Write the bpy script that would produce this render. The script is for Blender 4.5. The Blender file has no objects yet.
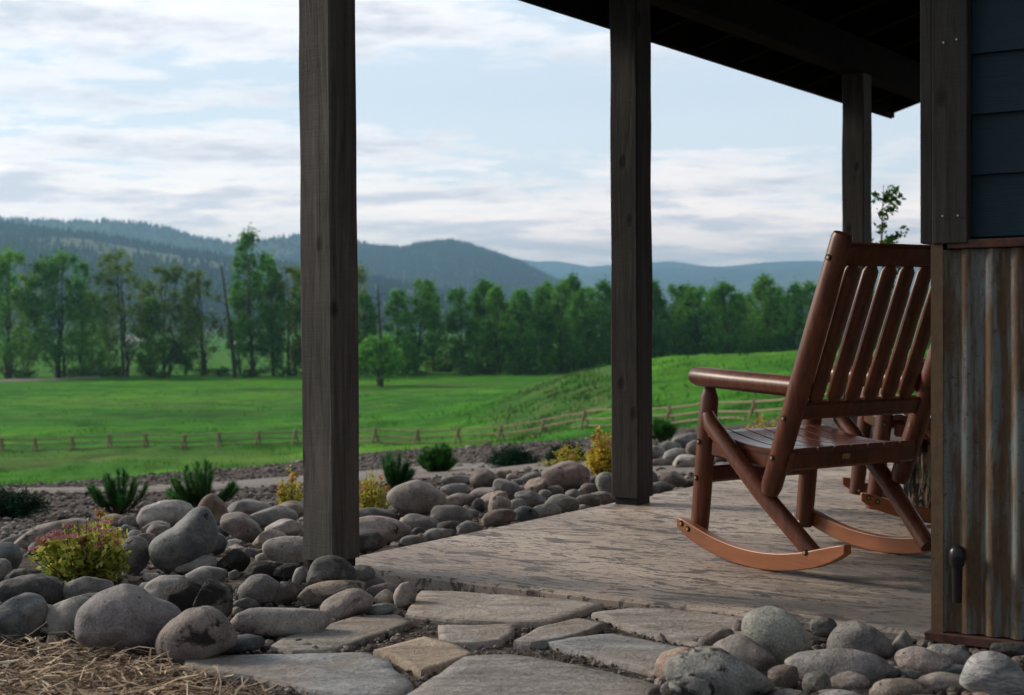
import bpy, math, random
import numpy as np
from mathutils import Matrix, Vector, noise as mn

rng = np.random.default_rng(7)
random.seed(7)
S = bpy.context.scene
COL = S.collection
V3 = lambda *a: np.array(a, float)

# ------------------------------------------------------------------ camera
F = 1480.0
CAMH = 0.87
PITCH = math.atan((347.5 - 322) / F)
ROLL = 0.006
_f = V3(0, math.cos(PITCH), -math.sin(PITCH)); _r = V3(1, 0, 0); _u = np.cross(_r, _f)
CR = math.cos(ROLL) * _r - math.sin(ROLL) * _u
CU = math.sin(ROLL) * _r + math.cos(ROLL) * _u
CAM = V3(0, 0, CAMH)
def ray(px, py): return _f + CR * (px - 512) / F + CU * (347.5 - py) / F
def onz(px, py, z=0.0):
    d = ray(px, py); return CAM + d * ((z - CAMH) / d[2])
def onplane(px, py, p0, n):
    d = ray(px, py); return CAM + d * (((p0 - CAM) @ n) / (d @ n))
def atd(px, py, dist):
    d = ray(px, py); return CAM + d * (dist / d[1])
cd = bpy.data.cameras.new('camera'); cam = bpy.data.objects.new('camera', cd); COL.objects.link(cam)
cd.sensor_width = 36; cd.lens = F * 36 / 1024; cd.clip_start = 0.05; cd.clip_end = 60000
cam.matrix_world = Matrix(((CR[0], CU[0], -_f[0], CAM[0]), (CR[1], CU[1], -_f[1], CAM[1]), (CR[2], CU[2], -_f[2], CAM[2]), (0, 0, 0, 1)))
cd.dof.use_dof = True; cd.dof.focus_distance = 5.0; cd.dof.aperture_fstop = 5.0
S.camera = cam

# ------------------------------------------------------------------ object helpers
def mesh_data(name, V, Fc, mat=None, smooth=False, mats=None, midx=None):
    me = bpy.data.meshes.new(name)
    if isinstance(V, np.ndarray): V = V.tolist()
    if isinstance(Fc, np.ndarray): Fc = Fc.tolist()
    me.from_pydata(V, [], Fc)
    for m in (mats or [mat]):
        if m is not None: me.materials.append(m)
    if midx is not None: me.polygons.foreach_set('material_index', midx)
    if smooth: me.polygons.foreach_set('use_smooth', [True] * len(me.polygons))
    me.update()
    return me
def obj(name, me, parent=None, loc=None):
    o = bpy.data.objects.new(name, me); COL.objects.link(o)
    if parent is not None: o.parent = parent
    if loc is not None: o.location = loc
    return o
def tag(o, label=None, cat=None, group=None, kind=None):
    if label: o['label'] = label
    if cat: o['category'] = cat
    if group: o['group'] = group
    if kind: o['kind'] = kind
    return o
def empty(name, loc=(0, 0, 0), label=None, cat=None, group=None):
    o = bpy.data.objects.new(name, None); o.location = loc; o.empty_display_size = .1; COL.objects.link(o)
    return tag(o, label, cat, group)
def copy_tree(o, parent=None):
    c = o.copy(); COL.objects.link(c); c.parent = parent
    for ch in list(o.children): copy_tree(ch, c)
    return c
class MB:
    """collects shapes for one mesh"""
    def __init__(s): s.V = []; s.F = []; s.n = 0
    def add(s, V, Fc):
        V = [tuple(map(float, v)) for v in V]
        s.V += V; s.F += [tuple(int(i) + s.n for i in f) for f in Fc]; s.n += len(V); return s
    def box(s, c, x, y, z, hx, hy, hz, bev=0.0):
        """box centred c with unit axes x,y,z and half sizes; bevelled edges"""
        c, x, y, z = map(np.asarray, (c, x, y, z))
        if bev <= 0:
            P = [c + x * hx * a + y * hy * b + z * hz * d for d in (-1, 1) for a, b in ((-1, -1), (1, -1), (1, 1), (-1, 1))]
            return s.add(P, [(3, 2, 1, 0), (4, 5, 6, 7), (0, 1, 5, 4), (1, 2, 6, 5), (2, 3, 7, 6), (3, 0, 4, 7)])
        rings = []
        for (dz, ins) in ((-hz, bev), (-hz + bev, 0), (hz - bev, 0), (hz, bev)):
            a, b = hx - ins, hy - ins
            k = bev if ins == 0 else bev * .6
            ring = [(-a + k, -b), (a - k, -b), (a, -b + k), (a, b - k), (a - k, b), (-a + k, b), (-a, b - k), (-a, -b + k)]
            rings.append([c + x * p + y * q + z * dz for p, q in ring])
        P = [p for r in rings for p in r]
        Fc = [tuple(range(7, -1, -1)), tuple(range(24, 32))]
        for i in range(3):
            for j in range(8):
                k = (j + 1) % 8
                Fc.append((i * 8 + j, i * 8 + k, i * 8 + 8 + k, i * 8 + 8 + j))
        return s.add(P, Fc)
    def tube(s, path, rad, n=12, cap=True, flat=1.0, fdir=None, round_ends=0.0):
        path = [np.asarray(p, float) for p in path]
        if not hasattr(rad, '__len__'): rad = [rad] * len(path)
        rad = list(rad)
        if round_ends > 0:
            d0 = path[0] - path[1]; d0 /= np.linalg.norm(d0); d1 = path[-1] - path[-2]; d1 /= np.linalg.norm(d1)
            e = round_ends
            path = [path[0] + d0 * 0, path[0] - d0 * e * rad[0]] + path[1:-1] + [path[-1] - d1 * e * rad[-1], path[-1]]
            rad = [rad[0] * .62, rad[0]] + rad[1:-1] + [rad[-1], rad[-1] * .62]
        P = []
        t = path[1] - path[0]; t /= np.linalg.norm(t)
        ref = np.asarray(fdir, float) if fdir is not None else (V3(0, 0, 1) if abs(t[2]) < .9 else V3(1, 0, 0))
        for i, p in enumerate(path):
            a = path[min(i + 1, len(path) - 1)] - path[max(i - 1, 0)]; a = a / np.linalg.norm(a)
            u = ref - a * (ref @ a); u /= np.linalg.norm(u); w = np.cross(a, u)
            for k in range(n):
                th = 2 * math.pi * k / n
                P.append(p + rad[i] * (math.cos(th) * u * flat + math.sin(th) * w))
        m = len(path); Fc = []
        for i in range(m - 1):
            for k in range(n):
                k2 = (k + 1) % n
                Fc.append((i * n + k, i * n + k2, i * n + n + k2, i * n + n + k))
        if cap: Fc += [tuple(range(n - 1, -1, -1)), tuple((m - 1) * n + k for k in range(n))]
        return s.add(P, Fc)
    def prism(s, poly, z0, z1):
        n = len(poly)
        P = [(p[0], p[1], z0) for p in poly] + [(p[0], p[1], z1) for p in poly]
        return s.add(P, [tuple(range(n - 1, -1, -1)), tuple(range(n, 2 * n))] + [(i, (i + 1) % n, n + (i + 1) % n, n + i) for i in range(n)])
    def build(s, name, mat, parent=None, smooth=False, loc=None):
        me = mesh_data(name, s.V, s.F, mat)
        if smooth:
            me.polygons.foreach_set('use_smooth', [True] * len(me.polygons))
            try: me.set_sharp_from_angle(angle=math.radians(38))
            except Exception: pass
        return obj(name, me, parent, loc)

# ------------------------------------------------------------------ materials
class NT:
    def __init__(s, name):
        s.m = bpy.data.materials.new(name); s.m.use_nodes = True; s.t = s.m.node_tree; s.N = s.t.nodes; s.L = s.t.links
        s.b = s.N['Principled BSDF']; s.out = s.N['Material Output']
    def n(s, typ, **kw):
        nd = s.N.new(typ)
        for k, v in kw.items():
            if k.startswith('i_'):
                key = k[2:]; key = int(key) if key.isdigit() else key.replace('_', ' ')
                s.set(nd, key, v)
            else: setattr(nd, k, v)
        return nd
    def set(s, nd, key, v):
        if isinstance(v, bpy.types.NodeSocket): s.L.new(v, nd.inputs[key])
        else: nd.inputs[key].default_value = v
    def coord(s, kind='Object', scale=(1, 1, 1), rot=(0, 0, 0), loc=(0, 0, 0), vary=False):
        c = s.n('ShaderNodeTexCoord').outputs[kind]
        if vary:
            oi = s.n('ShaderNodeObjectInfo')
            a = s.n('ShaderNodeVectorMath', operation='MULTIPLY_ADD')
            s.L.new(oi.outputs['Random'], a.inputs[0]); a.inputs[1].default_value = (37, 53, 71); s.L.new(c, a.inputs[2]); c = a.outputs[0]
        m = s.n('ShaderNodeMapping'); s.L.new(c, m.inputs[0])
        m.inputs['Scale'].default_value = scale; m.inputs['Rotation'].default_value = rot; m.inputs['Location'].default_value = loc
        return m.outputs[0]
    def noise(s, vec, scale=5, detail=4, rough=.55, dist=0):
        nd = s.n('ShaderNodeTexNoise', i_Scale=scale, i_Detail=detail, i_Roughness=rough, i_Distortion=dist)
        s.L.new(vec, nd.inputs['Vector']); return nd.outputs['Fac']
    def ramp(s, fac, stops, interp='LINEAR'):
        r = s.n('ShaderNodeValToRGB'); s.L.new(fac, r.inputs[0]); cr = r.color_ramp; cr.interpolation = interp
        while len(cr.elements) < len(stops): cr.elements.new(.5)
        for e, (p, c) in zip(cr.elements, stops):
            e.position = p; e.color = (c, c, c, 1) if not hasattr(c, '__len__') else (*c, 1)
        return r.outputs[0]
    def mix(s, a, b, f, mode='MIX'):
        m = s.n('ShaderNodeMix', data_type='RGBA', blend_type=mode)
        for i, v in ((0, f), (6, a), (7, b)):
            if isinstance(v, bpy.types.NodeSocket): s.L.new(v, m.inputs[i])
            else: m.inputs[i].default_value = v if i == 0 else (*v, 1)
        return m.outputs[2]
    def math(s, op, a, b=0.0, clamp=False):
        m = s.n('ShaderNodeMath', operation=op, use_clamp=clamp)
        for i, v in ((0, a), (1, b)):
            if isinstance(v, bpy.types.NodeSocket): s.L.new(v, m.inputs[i])
            else: m.inputs[i].default_value = v
        return m.outputs[0]
    def bump(s, h, strength=.5, dist=.01, prev=None):
        b = s.n('ShaderNodeBump', i_Strength=strength, i_Distance=dist); s.L.new(h, b.inputs['Height'])
        if prev is not None: s.L.new(prev, b.inputs['Normal'])
        return b.outputs[0]
    def done(s, col, rough=.8, normal=None, spec=.5, metal=0.0):
        s.set(s.b, 'Base Color', col if isinstance(col, bpy.types.NodeSocket) else (*col, 1))
        s.set(s.b, 'Roughness', rough); s.set(s.b, 'Specular IOR Level', spec); s.set(s.b, 'Metallic', metal)
        if normal is not None: s.L.new(normal, s.b.inputs['Normal'])
        return s.m

def m_rock(name, crust=0.0, streak=False, facet=0.0):
    t = NT(name); v = t.coord(vary=True)
    oi = t.n('ShaderNodeObjectInfo').outputs['Color']
    big = t.noise(v, 5, 3, .5, .6); mid = t.noise(v, 22, 5, .6); fine = t.noise(v, 160, 3, .6)
    c = t.mix(oi, t.ramp(big, [(.3, .62), (.7, 1.25)]), 1.0, 'MULTIPLY')
    c = t.mix(c, t.ramp(mid, [(.32, .60), (.68, 1.30)]), .9, 'MULTIPLY')
    c = t.mix(c, t.ramp(fine, [(.35, .6), (.65, 1.35)]), .7, 'MULTIPLY')
    # pale dust and lichen
    d = t.ramp(t.noise(t.coord(vary=True, loc=(3, 1, 7)), 9, 6, .7, .4), [(.50, 0.0), (.66, .62)])
    c = t.mix(c, (.34, .32, .29), d)
    # small dark pits
    pv = t.n('ShaderNodeTexVoronoi', i_Scale=38); t.L.new(v, pv.inputs['Vector'])
    pit = t.math('MULTIPLY', t.ramp(pv.outputs['Distance'], [(.10, 1.0), (.2, 0.0)]), t.ramp(mid, [(.5, 0.0), (.6, .8)]))
    c = t.mix(c, (.035, .032, .03), pit)
    h = t.math('ADD', t.math('MULTIPLY', mid, .8), t.math('MULTIPLY', fine, .35))
    if streak:
        w = t.noise(t.coord(scale=(3.2, 1, 14), rot=(0, .9, 0)), 6, 5, .6, 1.2)
        c = t.mix(c, t.ramp(w, [(.35, (.10, .105, .11)), (.52, (.34, .34, .34)), (.7, (.62, .6, .58))]), .75)
        h = t.math('ADD', h, w)
    if crust:
        k = t.ramp(t.noise(t.coord(vary=True, loc=(9, 4, 2)), 11, 7, .68, .5), [(.60 - crust * .22, 0.0), (.66 - crust * .22, .95)])
        c = t.mix(c, t.mix((.012, .011, .011), (.04, .034, .03), fine), k)
        h = t.math('ADD', h, t.math('MULTIPLY', k, t.math('MULTIPLY', fine, 1.5)))
    n = t.bump(h, .8, .008)
    return t.done(c, t.ramp(mid, [(.3, .62), (.7, .85)]), n, .35)
M = {}
M['rock'] = m_rock('river rock', -.10); M['crust'] = m_rock('crusted rock', .30); M['crust2'] = m_rock('blackened rock', .85)
M['quartz'] = m_rock('streaked rock', 0, True)

def m_simple(name, col, rough=.8, var=.25, scale=20, spec=.4, bump=.3, metal=0.0, dist=.004):
    t = NT(name); v = t.coord(); a = t.noise(v, scale, 5, .6)
    c = t.mix(col, t.ramp(a, [(.3, 1 - var), (.7, 1 + var)]), 1.0, 'MULTIPLY')
    return t.done(c, rough, t.bump(a, bump, dist), spec, metal)
def m_leaf(name, c1, c2, c3=None, trans=.3, rough=.6, coords=True, scale=.4):
    t = NT(name); g = t.n('ShaderNodeNewGeometry').outputs['Random Per Island']
    st = [(0.0, c1), (.6, c2)] + ([(1.0, c3)] if c3 else [])
    c = t.ramp(g, st)
    oi = t.n('ShaderNodeObjectInfo').outputs['Random']
    c = t.mix(c, t.ramp(oi, [(0, (.78, .8, .8)), (.5, (1, 1, 1)), (1, (1.28, 1.12, .9))]), 1.0, 'MULTIPLY')
    c = t.mix(c, t.ramp(t.noise(t.coord(), scale, 2), [(.3, .7), (.7, 1.3)]), 1.0, 'MULTIPLY')
    t.done(c, rough, None, .06)
    tr = t.n('ShaderNodeBsdfTranslucent'); t.L.new(c, tr.inputs[0])
    mx = t.n('ShaderNodeMixShader', i_0=trans); t.L.new(t.b.outputs[0], mx.inputs[1]); t.L.new(tr.outputs[0], mx.inputs[2])
    t.L.new(mx.outputs[0], t.out.inputs[0]); return t.m
def m_wood(name, dark, light, axis=2, scale=1.0, rough=.8, spec=.3, knots=True, bump=.5, sawn=True):
    t = NT(name)
    sc = [9 * scale] * 3; sc[axis] = .55 * scale
    v = t.coord(scale=tuple(sc), vary=True)
    g = t.noise(v, 3.2, 6, .65, .8); f = t.noise(v, 15, 4, .7)
    c = t.mix(dark, light, t.ramp(t.math('ADD', t.math('MULTIPLY', g, .7), t.math('MULTIPLY', f, .3)), [(.32, 0.0), (.68, 1.0)]))
    v2 = t.coord(vary=True)
    c = t.mix(c, t.ramp(t.noise(v2, 2.2, 3), [(.3, .72), (.7, 1.25)]), .8, 'MULTIPLY')
    h = t.math('ADD', g, t.math('MULTIPLY', f, .6))
    if sawn:
        s2 = [3.0] * 3; s2[axis] = 55
        sw = t.noise(t.coord(scale=tuple(s2)), 3, 3, .6, .6)
        c = t.mix(c, t.ramp(sw, [(.35, .86), (.65, 1.08)]), .5, 'MULTIPLY'); h = t.math('ADD', h, t.math('MULTIPLY', sw, .5))
    if knots:
        s3 = [1.0] * 3; s3[axis] = .55
        vo = t.n('ShaderNodeTexVoronoi', i_Scale=7.0); t.L.new(t.coord(scale=tuple(s3), vary=True), vo.inputs['Vector'])
        k = t.ramp(vo.outputs['Distance'], [(.07, 1.0), (.17, 0.0)])
        c = t.mix(c, tuple(x * .28 for x in dark), t.math('MULTIPLY', k, .85)); h = t.math('SUBTRACT', h, k)
    return t.done(c, rough, t.bump(h, bump, .004), spec)
M['post'] = m_wood('rough sawn timber', (.018, .016, .015), (.066, .058, .053))  # roof shade on the farther posts is put into this darker tone
M['post_skylit'] = m_wood('sky-lit sawn timber', (.047, .043, .039), (.165, .150, .136))  # same timber for the nearest post, open sky light painted in as paler colour
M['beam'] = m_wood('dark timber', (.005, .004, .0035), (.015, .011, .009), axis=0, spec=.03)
M['chair'] = m_wood('varnished log', (.052, .014, .008), (.21, .066, .031), axis=2, scale=1.2, rough=.38, spec=.5, knots=False, bump=.08, sawn=False)
M['rocker'] = m_wood('orange varnished wood', (.22, .072, .027), (.40, .145, .058), axis=0, scale=1.0, rough=.36, spec=.5, knots=False, bump=.06, sawn=False)
M['seat'] = m_wood('seat slat wood', (.06, .02, .014), (.17, .06, .038), axis=0, scale=1.2, rough=.27, spec=.6, knots=False, bump=.08, sawn=False)
M['rail'] = m_wood('weathered rail', (.20, .15, .10), (.44, .345, .24), axis=0, rough=.85, knots=False)
M['brass'] = m_simple('brass bolt', (.5, .36, .16), .4, .2, 60, .5, .1, .8)
M['dark'] = m_simple('dark recess', (.012, .009, .008), .7)
M['steel'] = m_simple('zinc screw', (.55, .55, .55), .4, .1, 60, .5, .1, .7)
t = NT('bark'); v = t.coord(scale=(1, 1, .38)); a = t.noise(v, 26, 5, .65, .8); b = t.noise(v, 9, 4, .6)
M['bark'] = t.done(t.mix((.012, .010, .009), t.mix((.16, .11, .07), (.42, .34, .24), b), t.ramp(a, [(.48, 0.0), (.58, 1.0)])), .9, t.bump(a, 1.0, .03), .2)
M['cutwood'] = m_simple('cut wood', (.36, .25, .15), .7, .25, 30)
M['trunk'] = m_simple('tree bark', (.075, .06, .05), .9, .4, 3, .2, .5)
M['foundation'] = m_simple('foundation concrete', (.045, .043, .042), .9, .3, 15)
M['label'] = m_simple('tan plate', (.34, .26, .13), .5, .25, 90)
M['fixture'] = m_simple('dark bronze', (.025, .018, .024), .3, .2, 40, .5, .05, .3)

# corrugated rusty galvanised steel
def m_corr(name, rustmore=0.0):
    t = NT(name); v = t.coord(scale=(6, 6, .8)); a = t.noise(v, 3.2, 6, .65, .5); b = t.noise(t.coord(scale=(22, 22, 1.6)), 2.5, 4, .6)
    zinc = t.mix((.13, .155, .155), (.29, .315, .305), b)
    r = t.mix((.055, .031, .018), (.22, .14, .08), t.noise(t.coord(scale=(4, 4, 2)), 14, 5, .7))
    k = t.ramp(t.math('ADD', t.math('MULTIPLY', a, .6), t.math('MULTIPLY', b, .4)), [(.44 - rustmore, 0.0), (.53 - rustmore, 1.0)])
    sp = t.ramp(t.noise(t.coord(), 70, 4, .7), [(.58, 0.0), (.66, .8)])
    c = t.mix(t.mix(zinc, r, k), (.12, .06, .03), sp)
    return t.done(c, .72, t.bump(b, .3, .002), .4, 0.15)
M['corr'] = m_corr('corrugated steel'); M['rust'] = m_corr('rusty flashing', .12); M['rust_dark'] = m_simple('red brown rusted steel', (.085, .040, .030), .8, .5, 25, .3, .3)
# siding: blue fibre cement with wood grain
t = NT('blue siding'); g = t.noise(t.coord(scale=(1.2, 1.2, 18)), 7, 5, .6, 1.2)
M['siding'] = t.done(t.mix((.0065, .026, .040), (.010, .037, .052), g), .6, t.bump(g, .5, .003), .35)

# stamped concrete floor
UA = math.radians(34.0)
U_ = V3(math.sin(UA), math.cos(UA), 0); V_ = V3(math.cos(UA), -math.sin(UA), 0)
t = NT('stamped concrete')
rz = math.atan2(V_[1], V_[0])
def rc(sx, sy, loc=(0, 0, 0)):
    # rotate first so x runs along the front edge
    c = t.n('ShaderNodeTexCoord').outputs['Object']
    a = t.n('ShaderNodeMapping'); t.L.new(c, a.inputs[0]); a.inputs['Rotation'].default_value = (0, 0, -rz)
    b = t.n('ShaderNodeMapping'); t.L.new(a.outputs[0], b.inputs[0]); b.inputs['Scale'].default_value = (sx, sy, 1); b.inputs['Location'].default_value = loc
    return b.outputs[0]
s1 = t.noise(rc(1.1, 2.9), 3.4, 8, .66, 1.6); s2 = t.noise(rc(2.2, 22, (5, 3, 0)), 2.6, 5, .65, .8); s3 = t.noise(rc(.5, 1.1, (2, 8, 0)), 1.5, 3, .5, .4)
s4 = t.noise(rc(1.7, 4.6, (12, 3, 0)), 5.0, 7, .72, 2.2)
base = t.mix((.35, .28, .235), (.66, .54, .45), t.ramp(s3, [(.35, 0.0), (.65, 1.0)]))
base = t.mix(base, (.115, .095, .085), t.ramp(s1, [(.545, 0.0), (.575, .88)]))
base = t.mix(base, (.075, .066, .062), t.ramp(s4, [(.545, 0.0), (.57, .85)]))
base = t.mix(base, t.ramp(s2, [(.3, .62), (.7, 1.25)]), .85, 'MULTIPLY')
# blue-grey tone growing towards the house
sp = t.n('ShaderNodeSeparateXYZ'); t.L.new(rc(1, 1), sp.inputs[0])
M['_floor_t'] = (t, sp)
base = t.mix(base, t.ramp(t.noise(t.coord(), 120, 3, .6), [(.35, .8), (.65, 1.15)]), .7, 'MULTIPLY')
hh = t.math('ADD', t.math('MULTIPLY', s1, .8), t.math('ADD', t.math('MULTIPLY', s2, .5), s4))
M['floor'] = t.done(base, .62, t.bump(hh, .7, .008), .4)

# flagstone
t = NT('flagstone'); v = t.coord(vary=True); oi = t.n('ShaderNodeObjectInfo').outputs['Color']
a = t.noise(t.coord(vary=True, scale=(1, 2.2, 1)), 7, 7, .68, .6); b = t.noise(v, 60, 5, .7); c2 = t.noise(v, 2.5, 2)
c = t.mix(oi, t.ramp(a, [(.3, .5), (.7, 1.4)]), 1.0, 'MULTIPLY'); c = t.mix(c, (.33, .25, .19), t.ramp(c2, [(.5, 0.0), (.62, .45)])); c = t.mix(c, t.ramp(b, [(.3, .6), (.7, 1.35)]), .8, 'MULTIPLY')
c = t.mix(c, (.06, .05, .045), t.ramp(b, [(.62, 0.0), (.68, .7)]))
M['flag'] = t.done(c, .85, t.bump(t.math('ADD', a, t.math('MULTIPLY', b, .5)), 1.0, .018), .3)

# ground: soil, gravel and meadow by a vertex attribute
t = NT('ground'); at_ = t.n('ShaderNodeAttribute', attribute_name='meadow').outputs['Fac']
v = t.coord()
vo = t.n('ShaderNodeTexVoronoi', i_Scale=38.0); t.L.new(v, vo.inputs['Vector'])
gcol = t.mix(t.ramp(t.n('ShaderNodeSeparateColor', ).outputs[0] if False else t.noise(v, 26, 4, .7), [(.3, (.055, .045, .04)), (.5, (.14, .115, .10)), (.7, (.27, .235, .21))]), (.035, .03, .028), t.ramp(vo.outputs['Distance'], [(.25, 0.0), (.6, .6)]))
gcol = t.mix(gcol, t.ramp(t.noise(v, .9, 3), [(.35, .65), (.65, 1.2)]), .9, 'MULTIPLY')
w1 = t.noise(t.coord(scale=(.35, 1, 1)), .07, 6, .7, .5); w2 = t.noise(t.coord(scale=(.6, 1, 1)), .35, 5, .65); w3 = t.noise(v, 3.5, 4, .7)
grass = t.ramp(w1, [(.32, (.030, .13, .014)), (.5, (.055, .21, .018)), (.68, (.125, .32, .026))])
grass = t.mix(grass, (.13, .165, .05), t.ramp(t.noise(t.coord(scale=(.4, 1, 1), loc=(30, 9, 0)), .05, 5, .7), [(.52, 0.0), (.68, .65)]))
grass = t.mix(grass, t.ramp(w2, [(.3, .45), (.7, 1.4)]), .9, 'MULTIPLY'); grass = t.mix(grass, t.ramp(w3, [(.3, .65), (.7, 1.3)]), .7, 'MULTIPLY')
rgh = t.n('ShaderNodeAttribute', attribute_name='rough').outputs['Fac']
rk_ = t.ramp(t.math('ADD', rgh, t.math('SUBTRACT', t.noise(t.coord(), .16, 6, .7), .5)), [(.28, 0.0), (.5, .95)])
grass = t.mix(grass, t.ramp(t.noise(t.coord(), .45, 6, .7), [(.35, (.03, .10, .025)), (.52, (.07, .17, .03)), (.62, (.12, .17, .06)), (.72, (.22, .15, .11))]), rk_)
edge = t.math('ADD', at_, t.math('MULTIPLY', t.math('SUBTRACT', t.noise(v, 1.6, 4), .5), .5))
c = t.mix(gcol, grass, t.ramp(edge, [(.42, 0.0), (.55, 1.0)]))
hh = t.math('ADD', t.math('MULTIPLY', vo.outputs['Distance'], -.5), t.noise(v, 60, 3))
M['ground'] = t.done(c, .95, t.bump(hh, .6, .012), .05)
t = NT('packed path'); a = t.noise(t.coord(), 30, 6, .7); b = t.noise(t.coord(), 1.3, 3)
c = t.mix(t.ramp(a, [(.3, (.16, .14, .128)), (.7, (.33, .295, .268))]), t.ramp(b, [(.3, .8), (.7, 1.1)]), 1.0, 'MULTIPLY')
M['path'] = t.done(c, .9, t.bump(a, .5, .01), .2)
t = NT('gravel stones'); g = t.n('ShaderNodeNewGeometry').outputs['Random Per Island']
M['gravel'] = t.done(t.ramp(g, [(0, (.04, .034, .032)), (.4, (.10, .085, .078)), (.75, (.20, .17, .155)), (1, (.36, .33, .30))]), .85, None, .3)
t = NT('straw'); g = t.n('ShaderNodeNewGeometry').outputs['Random Per Island']
M['straw'] = t.done(t.ramp(g, [(0, (.09, .06, .04)), (.35, (.32, .22, .14)), (.75, (.58, .43, .29)), (1, (.80, .68, .52))]), .75, None, .35)
t = NT('hill ground'); v = t.coord()
a = t.noise(v, .012, 6, .65); dry = t.n('ShaderNodeAttribute', attribute_name='dry').outputs['Fac']
c = t.mix(t.ramp(a, [(.36, (.012, .038, .024)), (.52, (.03, .065, .035)), (.64, (.15, .18, .085))]), t.ramp(a, [(.3, (.10, .12, .05)), (.7, (.20, .20, .09))]), t.ramp(t.math('ADD', dry, t.math('MULTIPLY', t.math('SUBTRACT', t.noise(v, .008, 4), .5), .8)), [(.45, 0.0), (.6, 1.0)]))
M['hill'] = t.done(c, .95, None, .1)
M['conifer'] = m_leaf('conifer', (.006, .024, .016), (.012, .040, .026), (.03, .075, .04), .1, .8, scale=.01)
M['leaf_far'] = m_leaf('cottonwood leaf', (.075, .24, .035), (.13, .36, .05), (.22, .48, .075), .5, scale=.12)
M['leaf_olive'] = m_leaf('olive leaf', (.11, .215, .042), (.18, .29, .06), (.25, .36, .085), .5, scale=.12)
M['brush'] = m_leaf('undergrowth leaf', (.04, .11, .025), (.07, .16, .035), (.13, .23, .05), .35, scale=.05)
M['bright_brush'] = m_leaf('bright willow leaf', (.08, .14, .025), (.14, .22, .04), (.18, .26, .05), .3, scale=.2)
M['grass'] = m_leaf('grass blade', (.030, .15, .010), (.055, .23, .012), (.12, .33, .02), .4, scale=.06)
M['needle'] = m_leaf('pine needle', (.03, .13, .035), (.055, .20, .05), (.09, .28, .07), .3, .5, scale=9)
M['juniper'] = m_leaf('juniper spray', (.012, .045, .028), (.022, .07, .04), (.045, .11, .06), .1, .6, scale=9)
M['spirea'] = m_leaf('golden leaf', (.24, .34, .05), (.58, .60, .12), (.80, .74, .22), .5, scale=14)
M['spirea_y'] = m_leaf('yellow leaf', (.38, .44, .06), (.66, .60, .10), (.72, .56, .18), .35, scale=14)
M['flower'] = m_leaf('pink flower', (.48, .16, .25), (.62, .27, .36), (.60, .38, .33), .3, scale=9)
M['rusty_leaf'] = m_leaf('bronze leaf', (.42, .20, .10), (.60, .34, .16), (.68, .50, .24), .3, scale=9)
M['green_leaf'] = m_leaf('aspen leaf', (.05, .13, .03), (.09, .21, .04), (.15, .30, .06), .4, scale=5)
M['twig'] = m_simple('twig', (.10, .06, .04), .8)
M['white'] = m_simple('white siding', (.7, .7, .68), .6, .05)
M['roofing'] = m_simple('grey roofing', (.10, .10, .11), .6, .1)

# ------------------------------------------------------------------ terrain
COLS = [-300, 0, 150, 300, 374, 456, 500, 542, 600, 669, 753, 900, 1200]
R0 = [0, 5.0, 8, 12]
def lerp(a, b, t): return a + (b - a) * t
PROF = {
 -300: [(0, -.028), (5, -.030), (8, -.28), (12, -.58), (18, -1.05), (40, -5.2), (84, -8.5), (110, -8.6), (170, -8.5), (277, -8.5)],
 0: [(0, -.028), (5, -.030), (8, -.28), (12, -.58), (18, -1.08), (40, -5.0), (84, -8.3), (108, -8.5), (170, -8.5), (277, -8.5)],
 150: [(0, -.028), (5, -.030), (8, -.27), (12, -.55), (20, -1.14), (42, -5.0), (84, -8.0), (105, -8.1), (170, -8.5), (277, -8.5)],
 300: [(0, -.028), (5, -.030), (8, -.25), (12, -.50), (22, -1.18), (45, -5.0), (84, -7.6), (103, -7.7), (170, -8.4), (277, -8.5)],
 374: [(0, -.028), (5, -.030), (8, -.22), (12, -.46), (24, -1.20), (48, -5.0), (84, -7.2), (99, -7.4), (170, -8.4), (277, -8.5)],
 456: [(0, -.028), (5, -.030), (8, -.18), (12, -.42), (25, -1.22), (50, -4.8), (80, -6.6), (96, -6.95), (130, -7.1), (180, -8.4), (277, -8.5)],
 500: [(0, -.028), (5, -.030), (8, -.15), (12, -.38), (26, -1.26), (52, -4.6), (80, -6.1), (92, -6.5), (128, -5.7), (175, -8.2), (277, -8.5)],
 542: [(0, -.028), (5, -.030), (8, -.12), (12, -.34), (27, -1.30), (55, -4.4), (78, -5.8), (90, -6.15), (126, -4.0), (175, -8.2), (277, -8.5)],
 600: [(0, -.028), (5, -.030), (8, -.10), (12, -.30), (29, -1.34), (55, -4.0), (74, -5.1), (85, -5.35), (122, -2.75), (175, -8.0), (277, -8.5)],
 669: [(0, -.028), (5, -.030), (8, -.08), (12, -.26), (32, -1.45), (55, -3.6), (70, -4.4), (79, -4.75), (120, -1.95), (175, -8.0), (277, -8.5)],
 753: [(0, -.028), (5, -.030), (8, -.08), (12, -.25), (34, -1.42), (52, -2.9), (62, -3.5), (70, -3.85), (120, -1.65), (175, -8.0), (277, -8.5)],
 900: [(0, -.028), (5, -.030), (8, -.08), (12, -.25), (36, -1.35), (50, -2.3), (60, -2.9), (70, -3.1), (120, -1.4), (175, -8.0), (277, -8.5)],
 1200: [(0, -.028), (5, -.030), (8, -.08), (12, -.25), (36, -1.3), (50, -2.0), (60, -2.6), (70, -2.8), (120, -1.2), (175, -8.0), (277, -8.5)],
}
CREST = {-300: 17, 0: 18, 150: 20, 300: 22, 374: 24, 456: 25, 500: 26, 542: 27, 600: 29, 669: 32, 753: 34, 900: 36, 1200: 36}
RR = np.concatenate([np.linspace(0, 40, 161), np.linspace(40.5, 300, 500)])
def smooth1(a, k):
    ker = np.ones(k) / k; p = np.pad(a, k // 2, mode='edge'); return np.convolve(p, ker, 'valid')[:len(a)]
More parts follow.
